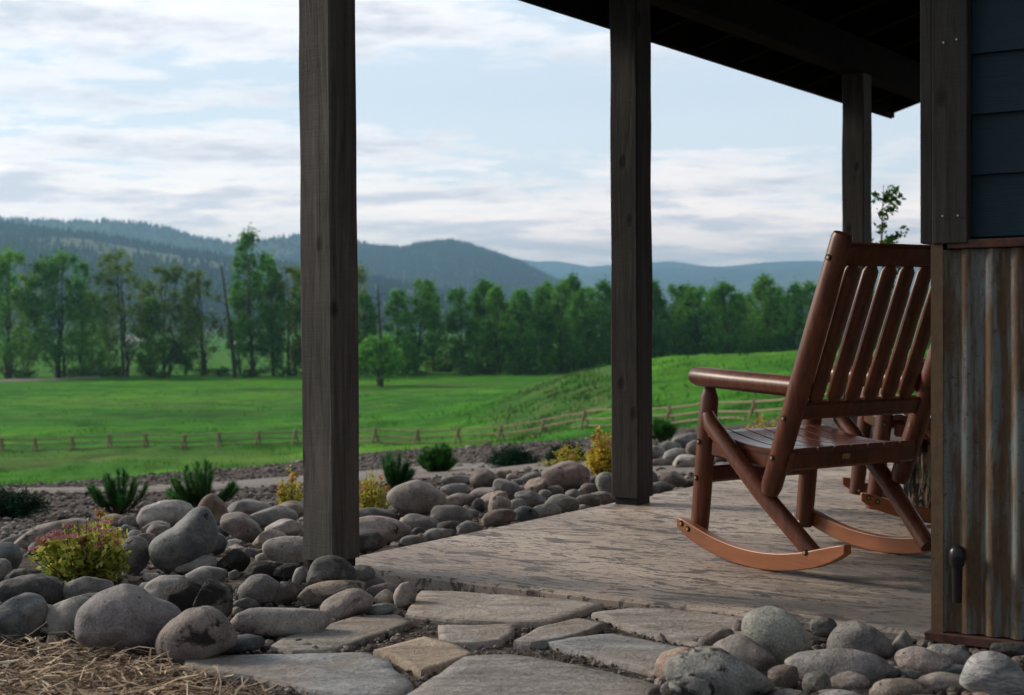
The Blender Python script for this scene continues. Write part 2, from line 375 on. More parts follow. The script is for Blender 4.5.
TAB = np.array([smooth1(np.interp(RR, *zip(*PROF[c])), 9) for c in COLS])
CC = np.linspace(-300, 1200, 151)
TAB2 = np.array([[0.0]])
_T = np.empty((len(CC), len(RR)))
for j in range(len(RR)): _T[:, j] = np.interp(CC, COLS, TAB[:, j])
for j in range(len(RR)): _T[:, j] = smooth1(_T[:, j], 7)
def crest_d(px): return float(np.interp(px, COLS, [CREST[c] for c in COLS]))
def az_px(x, y):
    if y <= .2: return 1200.0 if x > 0 else -300.0
    return min(1200.0, max(-300.0, 512 + F * x / y))
def terr(x, y, bumps=True):
    r = y if y > .2 and abs(x) < y else math.hypot(x, y) * (1 if y > 0 else .3)
    r = max(0.0, r)
    p = az_px(x, y); ci = (p + 300) / 10.0; i = min(149, int(ci)); fi = ci - i
    if r >= 299: z = -8.5
    else:
        rj = r / .25 if r < 40 else 160 + (r - 40) / .52 * 1.0
        if r < 40: j = int(rj); fj = rj - j
        else:
            rj = 161 + (r - 40.5) / (259.5 / 499); rj = max(160.0, rj); j = min(len(RR) - 2, int(rj)); fj = min(1.0, rj - j)
        z = (1 - fi) * ((1 - fj) * _T[i, j] + fj * _T[i, j + 1]) + fi * ((1 - fj) * _T[i + 1, j] + fj * _T[i + 1, j + 1])
    if bumps and r > 20:
        k = min(1.0, (r - 20) / 30)
        z += k * (.22 * mn.noise(Vector((x * .12, y * .12, 3.3))) + .26 * mn.noise(Vector((x * .5, y * .45, 8.1))) * (1 if r < 220 else .4))
    if r > 330: z += 2.0 * mn.noise(Vector((x * .002, y * .002, 1))) * min(1, (r - 330) / 400) - 1.2 * min(1, (r - 330) / 400)
    return z
def hit(px, py, lift=0.0):
    d = ray(px, py); d = d / d[1]; y = 2.0; prev = 2.0
    while y < 400:
        p = CAM + d * y
        if p[2] < terr(p[0], p[1]) + lift:
            a, b = prev, y
            for _ in range(18):
                m_ = (a + b) / 2; p = CAM + d * m_
                if p[2] < terr(p[0], p[1]) + lift: b = m_
                else: a = m_
            return CAM + d * b
        prev = y; y *= 1.01
    return CAM + d * 400

angs = np.concatenate([np.arange(-180, -26, 4.0), np.arange(-26, 26, .3), np.arange(26, 180, 4.0)])
rads = np.concatenate([[.4], np.arange(1, 5, .5), np.geomspace(5, 30, 90), np.geomspace(30.5, 300, 190), np.geomspace(310, 11600, 46)])
V = []; A = []; A2 = []
for r in rads:
    for a in angs:
        th = math.radians(a); x, y = r * math.sin(th), r * math.cos(th)
        V.append((x, y, terr(x, y)))
        A2.append(math.exp(-((az_px(x, y) - 560) / 75) ** 2 - ((y - 108) / 20) ** 2) if y > 2 else 0.0)
        A.append(min(1.0, max(0.0, .5 + (y - crest_d(az_px(x, y))) / 2.0)) if y > 2 else 0.0)
na = len(angs); Fc = []
for i in range(len(rads) - 1):
    for j in range(na):
        k = (j + 1) % na
        Fc.append((i * na + j, i * na + k, (i + 1) * na + k, (i + 1) * na + j))
Fc = [f[::-1] for f in Fc]; Fc.append(tuple(range(na)))
me = mesh_data('ground', V, Fc, M['ground'], smooth=True)
a_ = me.attributes.new('meadow', 'FLOAT', 'POINT'); a_.data.foreach_set('value', A)
a_ = me.attributes.new('rough', 'FLOAT', 'POINT'); a_.data.foreach_set('value', A2)
tag(obj('ground', me), kind='structure')

# path ribbons
def ribbon(name, pts, mat, lift=.02, n=10, kind='structure'):
    P = []; rows = []
    xs = [p[0] for p in pts]
    for px in np.linspace(xs[0], xs[-1], 90):
        ya = np.interp(px, xs, [p[1] for p in pts]); yb = np.interp(px, xs, [p[2] for p in pts])
        a = hit(px, ya); b = hit(px, yb)
        wob = .12 * (b[1] - a[1]) * mn.noise(Vector((px * .08, 1, 2)))
        row = []
        for k in range(n + 1):
            q = a + (b - a) * k / n; q[1] += wob * (1 if k in (0, n) else .5)
            row.append((q[0], q[1], terr(q[0], q[1]) + (lift if 0 < k < n else -.02)))
        rows.append(row)
    V = [p for r in rows for p in r]; m = n + 1
    Fc = [(i * m + j, i * m + j + 1, (i + 1) * m + j + 1, (i + 1) * m + j) for i in range(len(rows) - 1) for j in range(n)]
    me = mesh_data(name, V, Fc, mat, smooth=True); return tag(obj(name, me), kind=kind)
ribbon('gravel_path', [(-60, 490, 493), (60, 489.5, 493), (150, 488, 492), (230, 483, 489), (290, 478, 486), (395, 470, 481), (450, 465, 476), (500, 464, 473), (560, 463, 471), (640, 464, 474), (720, 465, 476), (800, 464, 476)], M['path'], .025)
ribbon('river_bank', [(-80, 381, 383.6), (30, 379.5, 381.3), (100, 376.6, 377.4)], M['path'], .12, 6)

# ------------------------------------------------------------------ deck
C0 = onz(319, 563.5); C0[2] = 0
def dk(u, v, z=0.0): return C0 + U_ * u + V_ * v + V3(0, 0, z)
Kc = onz(931, 633) + V_ * .036 + U_ * -.0                       # house corner
kv = (Kc - C0) @ V_; ku = (Kc - C0) @ U_
P2 = onz(632, 502)
P3 = onz(857, 449)
DL = 9.0
nU, nV = 60, 60
mb = MB()
fl = [dk(-.0, 0), dk(-.0, 7), dk(DL, 7), dk(DL, 0)]
lip = .012
top = MB()
poly = [dk(lip, lip), dk(lip, 7), dk(DL, 7), dk(DL, lip)]
mb.add([dk(lip, lip, 0), dk(lip, 7, 0), dk(DL, 7, 0), dk(DL, lip, 0), dk(0, 0, -.012), dk(0, 7, -.012), dk(DL, 7, -.012), dk(DL, 0, -.012),
        dk(0, 0, -.16), dk(0, 7, -.16), dk(DL, 7, -.16), dk(DL, 0, -.16)],
       [(0, 3, 2, 1), (0, 1, 5, 4), (3, 0, 4, 7), (2, 3, 7, 6), (4, 5, 9, 8), (7, 4, 8, 11), (6, 7, 11, 10)])
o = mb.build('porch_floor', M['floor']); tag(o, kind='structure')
# recalc normals up
def fixn(o):
    import bmesh
    bm = bmesh.new(); bm.from_mesh(o.data); bmesh.ops.recalc_face_normals(bm, faces=bm.faces); bm.to_mesh(o.data); bm.free()
fixn(o)
# blue-grey zone in the floor material, placed in slab coordinates
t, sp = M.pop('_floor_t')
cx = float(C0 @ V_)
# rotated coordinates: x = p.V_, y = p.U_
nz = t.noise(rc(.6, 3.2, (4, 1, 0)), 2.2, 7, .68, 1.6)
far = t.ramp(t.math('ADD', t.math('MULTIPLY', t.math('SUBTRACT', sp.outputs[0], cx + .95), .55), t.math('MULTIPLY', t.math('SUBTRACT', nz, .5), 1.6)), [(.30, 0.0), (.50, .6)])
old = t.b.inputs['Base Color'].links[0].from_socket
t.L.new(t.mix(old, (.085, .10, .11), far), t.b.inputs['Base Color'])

# ------------------------------------------------------------------ house with porch
house = empty('house', tuple(Kc * V3(1, 1, 0)), 'dark porch house with blue lap siding above rusty corrugated metal, posts carrying its roof', 'house')
HO = Kc * V3(1, 1, 0)
def hl(p): return tuple(np.asarray(p) - HO)          # world to house-local
X_ = V_; Y_ = U_; Z_ = V3(0, 0, 1)
def K(v, u, z): return X_ * v + Y_ * u + V3(0, 0, z)   # local to house empty, v right along the wall, u inwards
p2v = (P2 - C0) @ V_; p2u = (P2 - C0) @ U_
postv = .10                                            # post centre line in from the slab edge
EV = -.45 - kv                                         # eave in house-local v (relative corner)
EZ = 2.46; SL = .30
def roofz(v): return EZ + .17 + SL * (v - EV)          # underside of roof boards
ZB = 1.09
# core walls
Wd, Ud = 5.0, 4.2
def prismv(poly_vu, z0, topf):
    mbx = MB(); n = len(poly_vu)
    P = [K(v, u, z0) for v, u in poly_vu] + [K(v, u, topf(v)) for v, u in poly_vu]
    mbx.add(P, [tuple(range(n)), tuple(range(2 * n - 1, n - 1, -1))] + [(i, n + i, n + (i + 1) % n, (i + 1) % n) for i in range(n)]); return mbx
o = prismv([(.021, .021), (Wd, .021), (Wd, Ud), (.021, Ud)], .0, lambda v: roofz(v)).build('wall', M['siding'], house); fixn(o)
o = prismv([(.05, .05), (Wd, .05), (Wd, Ud), (.05, Ud)], -.45, lambda v: 0.004).build('foundation', M['foundation'], house); fixn(o)
# corrugated wainscot, front and porch side
def corrug(dirv, nrm, start, L, z0, z1):
    n = int(L / .068 * 10); P = []
    for i in range(n + 1):
        s = start + L * i / n; ph = 2 * math.pi * s / .068
        off = .0095 * math.copysign(abs(math.cos(ph)) ** .8, math.cos(ph)) + .010
        for z in (z0, z1): P.append(dirv * s + nrm * off + V3(0, 0, z))
    return P, [(2 * i, 2 * i + 2, 2 * i + 3, 2 * i + 1) for i in range(n)]
mb = MB(); mb.add(*corrug(X_, -Y_, .004, Wd - .01, .012, ZB - .03)); o = mb.build('wainscot', M['corr'], house, smooth=False); o.data.polygons.foreach_set('use_smooth', [True] * len(o.data.polygons))
mb = MB(); mb.add(*corrug(Y_, -X_, .035, Ud - .04, .012, ZB - .03)); o = mb.build('wainscot', M['corr'], house); o.data.polygons.foreach_set('use_smooth', [True] * len(o.data.polygons))
mb = MB()
mb.box(K(-.0105, -.0235, ZB / 2), X_, Y_, Z_, .0165, .0015, ZB / 2 - .004); mb.box(K(-.0265, .010, ZB / 2), X_, Y_, Z_, .0015, .033, ZB / 2 - .004)
mb.build('corner_strip', M['rust'], house)
mb = MB(); mb.box(K(Wd / 2 + .01, -.012, ZB - .016), X_, Y_, Z_, Wd / 2 - .008, .016, .012, .003); mb.box(K(-.012, Ud / 2 + .03, ZB - .016), X_, Y_, Z_, .016, Ud / 2 - .01, .012, .003)
mb.build('top_flashing', M['rust_dark'], house)
mb = MB(); mb.box(K(Wd / 2 - .02, -.018, .0045), X_, Y_, Z_, Wd / 2 + .02, .026, .0042); mb.box(K(Wd / 2 - .02, -.0432, -.006), X_, Y_, Z_, Wd / 2 + .018, .0014, .007)
mb.build('drip_flashing', M['rust_dark'], house)
# upper siding boards (front), lap profile
EXP = .164; z = ZB + .012
first = 1.263 - EXP * 1
mb = MB(); zz = [ZB + .004]
k = 1.263
while k < 4.9: zz.append(k); k += EXP
for a, b in zip(zz[:-1], zz[1:]):
    for (s0, L) in ((.074, Wd - .08),):
        P = [K(s0, .004, a), K(s0 + L, .004, a), K(s0 + L, .018, b + .012), K(s0, .018, b + .012), K(s0, .03, a), K(s0 + L, .03, a)]
        tz = roofz(s0)
        if b > tz - .1: continue
        mb.add(P, [(0, 1, 2, 3), (0, 4, 5, 1)])
mb.build('siding', M['siding'], house)
mb = MB()
for a, b in zip(zz[:-1], zz[1:]):
    if b > roofz(0) - .1: continue
    P = [K(.004, .10, a), K(.004, Ud, a), K(.018, Ud, b + .012), K(.018, .10, b + .012), K(.03, .10, a), K(.03, Ud, a)]
    mb.add(P, [(1, 0, 3, 2), (0, 1, 5, 4)])
mb.build('siding', M['siding'], house)
zt = roofz(0) - .02
mb = MB(); mb.box(K(.0265, -.014, (ZB - .014 + zt) / 2), X_, Y_, Z_, .049, .0185, (zt - ZB + .014) / 2, .003)
cb = mb.build('corner_board', M['post'], house)
for (px, py) in ((943.5, 42.6), (956.6, 39.5), (942.5, 216), (958, 215.5)):
    q = onplane(px, py, HO + K(0, -.034, 0), Y_)
    MB().tube([q - HO, q - HO - Y_ * .003], .0026, 8).build('screw', M['steel'], cb)
mb = MB(); mb.box(K(-.0395, .030, (ZB - .012 + zt) / 2), X_, Y_, Z_, .0165, .058, (zt - ZB + .012) / 2, .003)
mb.build('corner_board', M['post'], house)
# hooded hose outlet on the wainscot
q = onplane(957, 553, HO + K(0, -.045, 0), Y_) - HO
hb = MB()
prof = [(-.0, .001), (.006, .012), (.012, .0165), (-.0, .018)]
path = [q + V3(0, 0, .022), q + V3(0, 0, .017), q + V3(0, 0, .008), q + V3(0, 0, -.012), q + V3(0, 0, -.034)]
hb.tube(path, [.004, .013, .020, .022, .019], 16)
hb.tube([q + Y_ * .035, q + Y_ * .0], [.016, .014], 14)
fx = hb.build('outlet_hood', M['fixture'], house, smooth=True)
tag(fx, 'dark rounded hose outlet on the rusty metal')
MB().tube([q + V3(0, 0, -.030), q + V3(0, 0, -.135)], [.0155, .0125], 14).build('spout', M['fixture'], fx, smooth=True)

# roof
far_corner = None
e0 = C0 + V_ * (-.45)
# find where the eave meets px 894
lo, hi = 2.0, 14.0
def prj(p):
    q = np.asarray(p) - CAM; w = q @ _f; return 512 + F * (q @ CR) / w, 347.5 - F * (q @ CU) / w
for _ in range(40):
    m_ = (lo + hi) / 2
    if prj(e0 + U_ * m_ + V3(0, 0, EZ))[0] < 894: lo = m_
    else: hi = m_
ueave = lo - ku                 # house-local u of the far roof end
print('eave end u', lo, 'proj', prj(e0 + U_ * lo + V3(0, 0, EZ)))
ufront = -.55 - ku
def roofbox(v0, v1, u0, u1, zo0, zo1):
    P = []
    for zo in (zo0, zo1):
        for (v, u) in ((v0, u0), (v1, u0), (v1, u1), (v0, u1)): P.append(K(v, u, roofz(v) + zo))
    return P, [(3, 2, 1, 0), (4, 5, 6, 7), (0, 1, 5, 4), (1, 2, 6, 5), (2, 3, 7, 6), (3, 0, 4, 7)]
RW = Wd + .3
mb = MB(); nb = 26
bw = (RW - EV) / nb
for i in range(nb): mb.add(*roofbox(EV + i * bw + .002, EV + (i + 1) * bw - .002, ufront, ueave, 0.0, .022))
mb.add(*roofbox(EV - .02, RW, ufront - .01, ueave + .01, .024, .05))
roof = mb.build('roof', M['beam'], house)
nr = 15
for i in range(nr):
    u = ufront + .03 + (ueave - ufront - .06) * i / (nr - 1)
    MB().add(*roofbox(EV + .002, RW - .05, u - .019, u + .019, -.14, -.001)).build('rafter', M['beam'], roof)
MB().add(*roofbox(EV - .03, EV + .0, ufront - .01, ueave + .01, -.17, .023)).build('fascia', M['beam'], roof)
# beam on the posts
bv = postv - kv
pz = roofz(bv) - .142
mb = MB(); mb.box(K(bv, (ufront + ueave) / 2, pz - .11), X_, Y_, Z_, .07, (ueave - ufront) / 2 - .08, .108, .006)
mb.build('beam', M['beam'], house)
# posts
def post(centre, ztop, sec=.146, label=None, seed=1, yaw=0.0, mat='post'):
    r2 = random.Random(seed); P = []; n = 26; h = sec / 2; ch = .006
    ring = [(-h + ch, -h), (h - ch, -h), (h, -h + ch), (h, h - ch), (h - ch, h), (-h + ch, h), (-h, h - ch), (-h, -h + ch)]
    cx_, sx_ = math.cos(yaw), math.sin(yaw)
    z0 = .035
    for i in range(n + 1):
        z = z0 + (ztop - z0) * i / n; 
        for (a, b) in ring:
            w = .0035 * mn.noise(Vector((a * 20 + seed * 7, b * 20, z * 3.2)))
            wane = 0.0
            if a > 0 and b < 0: wane = -.010 * max(0, mn.noise(Vector((seed * 3.1, z * 2.3, 5)))) 
            a2, b2 = a + (w + wane) * (1 if a > 0 else -1), b + (w + wane * .6) * (1 if b > 0 else -1)
            P.append(np.asarray(centre) + X_ * (a2 * cx_ - b2 * sx_) + Y_ * (a2 * sx_ + b2 * cx_) + V3(0, 0, z))
    Fc = [tuple(range(7, -1, -1)), tuple(n * 8 + k for k in range(8))]
    for i in range(n):
        for j in range(8):
            k = (j + 1) % 8; Fc.append((i * 8 + j, i * 8 + k, i * 8 + 8 + k, i * 8 + 8 + j))
    mb = MB(); mb.add(P, Fc); o = mb.build('porch_post', M[mat], house)
    if label: tag(o, label)
    b = MB(); b.box(np.asarray(centre) + V3(0, 0, .018), X_, Y_, Z_, h - .012, h - .012, .0175, .002); b.build('post_base', M['dark'], o)
    return o
q1 = onz(346, 562.5); q2 = onz(634, 504.5)
pc1 = onz(329, 556) ; pc1 = dk(.13, .10)
# centre posts from the measured middle pixel column and slab line
def post_at(px):
    lo, hi = -1.0, 9.0
    for _ in range(40):
        m_ = (lo + hi) / 2
        if prj(dk(m_, postv))[0] < px: lo = m_
        else: hi = m_
    return dk(lo, postv), lo
for px, lab, sd in ((331.5, 'nearest porch post of brown timber paler under open sky, bare from rocks to top edge', 3), (632.5, 'middle porch post at the slab edge, timber nearly black in roof shade', 5), (857.5, 'farthest porch post, timber dark in roof shade, behind the rocking chair', 9)):
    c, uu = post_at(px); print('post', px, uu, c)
    post(c - HO, pz - .219, label=lab, seed=sd, mat='post_skylit' if sd == 3 else 'post')

# ------------------------------------------------------------------ rocking chairs
def make_chair():
    root = empty('rocking_chair', (0, 0, 0))
    W = .63
    def P(a, b, z): return V3(a, -b, z)          # a forward, b to the chair's right
    def part(name, fn, mat='chair', parent=None, smooth=True):
        mb = MB(); fn(mb); return mb.build(name, M[mat], parent or root, smooth=smooth)
    cB = -.41; hz = .0
    def rz_(a):      # rocker bottom height
        t_ = (a - cB) / .41; return .0 + .083 * t_ * t_
    for side, s in ((0, 1), (1, -1)):
        off = lambda b: b + .018 if side == 0 else W - b
        def rk(mb):
            b0, b1 = off(-.026), off(.008); n = 26; PP = []
            A0, A1 = .012, -.832
            for i in range(n + 1):
                a = A0 + (A1 - A0) * i / n
                taper = 1.0
                e = min(i, n - i) / 2.0
                if i < 3: taper = (.55, .86, .97)[i]
                if n - i < 4: taper = (.52, .74, .88, .96)[n - i]
                th = .062 * taper
                base = rz_(a) + (.062 - th) * .5
                for b_ in (b0, b1):
                    PP.append(P(a, b_, base)); PP.append(P(a, b_, base + th))
            Fc = []
            for i in range(n):
                k = i * 4
                Fc += [(k, k + 4, k + 5, k + 1), (k + 3, k + 7, k + 6, k + 2), (k + 1, k + 5, k + 7, k + 3), (k + 2, k + 6, k + 4, k)]
            Fc += [(0, 1, 3, 2), (n * 4 + 2, n * 4 + 3, n * 4 + 1, n * 4)]
            mb.add(PP, Fc)
        rk_o = part('rocker', rk, 'rocker', smooth=True)
        fixn(rk_o)
        bv_ = rk_o.modifiers.new('bevel', 'BEVEL'); bv_.width = .004; bv_.segments = 2; bv_.limit_method = 'ANGLE'; bv_.angle_limit = math.radians(50)
        def fp(mb):
            mb.tube([P(-.045, off(.034), .062), P(-.058, off(.034), .16), P(-.095, off(.034), .47), P(-.108, off(.034), .585), P(-.112, off(.034), .640)], [.033, .035, .035, .034, .016], 16)
        part('front_post', fp)
        def br(mb): mb.tube([P(-.165, off(-.026), .535), P(-.185, off(-.026), .495), P(-.44, off(-.012), .262), P(-.665, off(.030), .055)], [.021, .031, .033, .031], 16)
        part('brace', br)
        def bp(mb):
            d = P(-.826, 0, 1.152) - P(-.482, 0, .272)
            mb.tube([P(-.482, off(-.022), .272) - d * .0, P(-.482, off(-.022), .272) + d * .03, P(-.482, off(-.022), .272) + d * .5, P(-.482, off(-.022), .272) + d * .985, P(-.482, off(-.022), .272) + d], [.030, .037, .038, .036, .031], 18)
        part('back_post', bp)
        def ar(mb):
            mb.tube([P(-.058, off(.0), .668), P(-.066, off(.0), .667), P(-.09, off(.0), .666), P(-.3, off(.0), .655), P(-.600, off(.0), .643)], [.020, .032, .039, .040, .039], 18, flat=.92, fdir=(0, 0, 1))
        part('armrest', ar)
        def sr(mb): mb.box((P(-.14, off(.03), .402) + P(-.53, off(.03), .372)) / 2, V3(.997, 0, .077), V3(0, 1, 0), V3(-.077, 0, .997), .20, .016, .030, .008)
        part('side_rail', sr)
        # bolts: brass heads on dark discs that paint in shaded bolt holes, outer faces
        for (a, b, z, w) in ((-.072, -.003, .290, 1), (-.088, -.003, .425, 1), (-.588, -.061, .538, 1), (-.532, -.061, .400, 1), (-.797, -.061, 1.075, 1), (-.655, -.028, .088, 1), (-.055, -.028, .100, 1), (-.018, -.028, .116, 1)):
            def bt(mb, a=a, b=b, z=z): mb.tube([P(a, off(b + .006), z), P(a, off(b - .0015), z)], .0105, 12)
            w_ = part('bolt', bt, 'dark')
            def bh(mb, a=a, b=b, z=z): mb.tube([P(a, off(b), z), P(a, off(b - .004), z)], .0055, 10)
            part('bolt_head', bh, 'brass', w_)
    # inner-face bolts on far front foot
    for dz in (.092, .118):
        def bt(mb, dz=dz): mb.tube([P(-.055 + (dz - .09), W - .070, dz - .01), P(-.055 + (dz - .09), W - .0665, dz - .01)], .006, 10)
        part('bolt', bt, 'steel')
    def rail(name, a, z, hz_, b0=.0, b1=None, tilt=0.0, depth=.018):
        def f(mb):
            bb1 = W - b0 if b1 is None else b1
            zax = V3(-math.sin(tilt), 0, math.cos(tilt)); xax = V3(math.cos(tilt), 0, math.sin(tilt))
            mb.box((P(a, b0, z) + P(a, bb1, z)) / 2, xax, V3(0, 1, 0), zax, depth, abs(bb1 - b0) / 2, hz_, .009)
        return part(name, f)
    tl = math.atan2(.33, .878)
    rail('top_rail', -.797, 1.088, .038, -.01, None, tl)
    rail('lower_back_rail', -.590, .563, .032, -.01, None, tl)
    rr = rail('seat_rail', -.565, .392, .037, .0, None, .12)
    def pl(mb): mb.box(P(-.5845, W * .42, .393), V3(1, 0, 0), V3(0, 1, 0), V3(0, 0, 1), .003, .017, .0095, .001)
    part('name_plate', pl, 'label', rr)
    rail('front_stretcher', -.07, .300, .031, .03)
    rail('seat_rail', -.095, .425, .030, .03)
    # back slats
    for i in range(6):
        b = W * (i + 1) / 7
        def sl(mb, b=b):
            p0 = P(-.600, b, .585); p1 = P(-.785, b, 1.058); d = p1 - p0; ax = V3(math.cos(tl), 0, math.sin(tl))
            mb.tube([p0, p0 + d * .05, p0 + d * .5, p0 + d * .95, p1], [.017, .0335, .034, .0335, .017], 14, flat=.6, fdir=ax)
        part('back_slat', sl)
    # contoured seat slats running front to back
    n = 7; sw = (W - .05) / n
    for i in range(n):
        bc = .025 + sw * (i + .5)
        def st(mb, bc=bc):
            PP = []; m = 16; h = sw / 2 - .0035
            for k in range(m + 1):
                tt = k / m; a = -.125 - .475 * tt
                z = .472 - .040 * math.sin(math.pi * min(1, tt * .80)) - .018 * tt
                if k == 0: z -= .012
                for (bb, dz) in ((bc - h, 0), (bc - h + .003, .003), (bc + h - .003, .003), (bc + h, 0), (bc + h, -.018), (bc - h, -.018)): PP.append(P(a, bb, z + dz))
            Fc = []
            for k in range(m):
                for j in range(6): Fc.append((k * 6 + j, k * 6 + (j + 1) % 6, k * 6 + 6 + (j + 1) % 6, k * 6 + 6 + j))
            Fc += [(5, 4, 3, 2, 1, 0), tuple(m * 6 + j for j in range(6))]
            mb.add(PP, Fc)
        o_ = part('seat_slat', st, 'seat'); fixn(o_)
    return root
ch1 = make_chair()
tag(ch1, 'varnished red-brown log rocking chair on the porch slab, largest, beside the corrugated wall', 'rocking chair', 'log rocking chairs on the porch')
A0 = onz(680, 527, .10); B0 = onz(843, 567, .06)
fd = (A0 - B0) * V3(1, 1, 0); fd /= np.linalg.norm(fd)
ch1.location = (A0[0], A0[1], 0.0); ch1.rotation_euler = (0, 0, math.atan2(fd[1], fd[0]))
ch2 = copy_tree(ch1)
n2 = onz(864, 499, .11); f2 = onz(843, 481, .11)
w2 = (f2 - n2) * V3(1, 1, 0); w2 /= np.linalg.norm(w2)
yaw2 = math.atan2(w2[1], w2[0]) + math.pi / 2
ch2.location = (n2[0], n2[1], 0.0); ch2.rotation_euler = (0, 0, yaw2)
ch2['label'] = 'second log rocking chair, mostly hidden behind the back of the nearer one'
print('chair yaw', math.degrees(ch1.rotation_euler.z), math.degrees(yaw2))

# stump table
sp_ = onz(936, 513); sc_ = V3(sp_[0] + .06, sp_[1] + .12, 0)
st = empty('stump_table', tuple(sc_), 'short log stump with dark furrowed bark between the chairs and the house wall', 'stump')
P = []; n = 40; m = 16
for i in range(m + 1):
    z = .40 * i / m
    for k in range(n):
        th = 2 * math.pi * k / n; rr = .165 + .012 * mn.noise(Vector((math.cos(th) * 6, math.sin(th) * 6, z * 2))) + .01 * mn.noise(Vector((math.cos(th) * 18, math.sin(th) * 18, z * 6)))
        P.append((rr * math.cos(th), rr * math.sin(th), z))
mb = MB(); mb.add(P, [(i * n + k, i * n + (k + 1) % n, i * n + n + (k + 1) % n, i * n + n + k) for i in range(m) for k in range(n)] + [tuple(range(n - 1, -1, -1))])
mb.build('bark', M['bark'], st)
mb = MB(); mb.add([(x * .97, y * .97, .405) for x, y, z in P[-n:]] + [tuple(p) for p in P[-n:]], [tuple(range(n))] + [(k, n + k, n + (k + 1) % n, (k + 1) % n) for k in range(n)])
o = mb.build('cut_top', M['cutwood'], st); fixn(o)

# ------------------------------------------------------------------ flagstones
def clean_poly(pts, z, sub=5, amp=.006, seed=0):
    W_ = [onz(px, py, z)[:2] for px, py in pts]; out = []
    for i in range(len(W_)):
        a, b = W_[i], W_[(i + 1) % len(W_)]; L = np.linalg.norm(b - a); k = max(2, int(L / .035))
        nn = V3(b[1] - a[1], a[0] - b[0], 0)[:2] / (L + 1e-6)
        for j in range(k):
            t_ = j / k; p = a + (b - a) * t_; e = mn.noise(Vector((p[0] * 14, p[1] * 14, seed))) * amp + mn.noise(Vector((p[0] * 45, p[1] * 45, seed))) * amp * .5
            if j == 0: p = p * .985 + np.mean(W_, axis=0) * .015
            out.append(p + nn * e)
    return out
FS = [
 ([(419, 590), (475, 592), (540, 597), (606, 603), (580, 613), (552, 623.5), (505, 622), (467, 621), (404, 615), (412, 600)], (.34, .30, .27), 'large pale tan flagstone nearest the porch edge, left of the thin wedge'),
 ([(437, 625), (475, 624), (514, 623.5), (516, 629), (503, 641), (470, 643), (442, 642)], (.33, .29, .27), 'small pale flagstone between the tan flagstone and the grey wedge flagstone'),
 ([(512, 641), (539, 627), (578, 617.5), (608, 623), (585, 632), (561, 639), (530, 643)], (.29, .27, .26), 'thin wedge-shaped grey flagstone in the middle of the paving'),
 ([(590, 613), (633, 606.5), (700, 610.5), (770, 618), (800, 632), (760, 650), (700, 646), (650, 634), (612, 622)], (.28, .25, .23), 'large brownish flagstone along the porch edge, running under the right-hand stones'),
 ([(543, 641), (612, 632.5), (677, 646), (720, 652), (690, 665), (656, 673), (630, 665), (595, 656)], (.27, .275, .28), 'bluish grey flagstone left of the peach-coloured boulder'),
 ([(372, 650), (425, 635), (450, 641), (476, 654), (450, 663), (420, 671), (398, 658)], (.37, .30, .235), 'yellowish tan flagstone, smallest square one in front of the others'),
 ([(268, 648), (281, 638), (310, 630), (345, 619), (356, 615), (397, 613.5), (415, 621), (390, 632), (368, 638), (335, 650), (291, 652)], (.28, .255, .235), 'long brownish grey flagstone beside the long flat river stone'),
 ([(181, 660), (212, 654), (291, 653.5), (368, 651.5), (391, 660), (397, 670), (416, 684), (400, 698), (360, 698), (318, 691), (253, 676), (190, 668)], (.27, .275, .285), 'largest blue-grey flagstone, pointed at its left end near the straw'),
 ([(390, 712), (404, 694), (438, 673), (463, 656), (510, 653.5), (545, 659), (590, 667), (654, 682), (672, 694), (665, 730), (540, 745), (430, 745)], (.25, .235, .225), 'wide dark grey flagstone at the bottom middle of the paving'),
]
for i, (pts, col, lab) in enumerate(FS):
    zt_ = -.013 + .003 * (i % 3 - 1)
    poly = clean_poly(pts, zt_, seed=i * 3.3); c = np.mean(poly, axis=0); n = len(poly)
    rings = [(1.0, -.075), (1.0, -.008), (.985, 0.0), (.8, .001), (.55, .0), (.28, .0015)]
    P = []
    for (s_, dz) in rings:
        for p in poly:
            q = c + (p - c) * s_; P.append((q[0] - c[0], q[1] - c[1], dz + (.0035 * mn.noise(Vector((q[0] * 6, q[1] * 6, i))) if dz > -.01 else 0)))
    P.append((0, 0, .001))
    Fc = []
    for r_ in range(len(rings) - 1):
        for k in range(n): Fc.append((r_ * n + k, r_ * n + (k + 1) % n, r_ * n + n + (k + 1) % n, r_ * n + n + k))
    b0 = (len(rings) - 1) * n
    for k in range(n): Fc.append((b0 + k, b0 + (k + 1) % n, len(P) - 1))
    o = obj('flagstone', mesh_data('flagstone', P, Fc, M['flag']), loc=(c[0], c[1], zt_)); fixn(o)
    for p_ in o.data.polygons: p_.use_smooth = abs(p_.normal.z) > .8
    o.color = (*[q_ * 1.35 for q_ in col], 1); tag(o, lab, 'flagstone', 'flagstones in front of the porch')

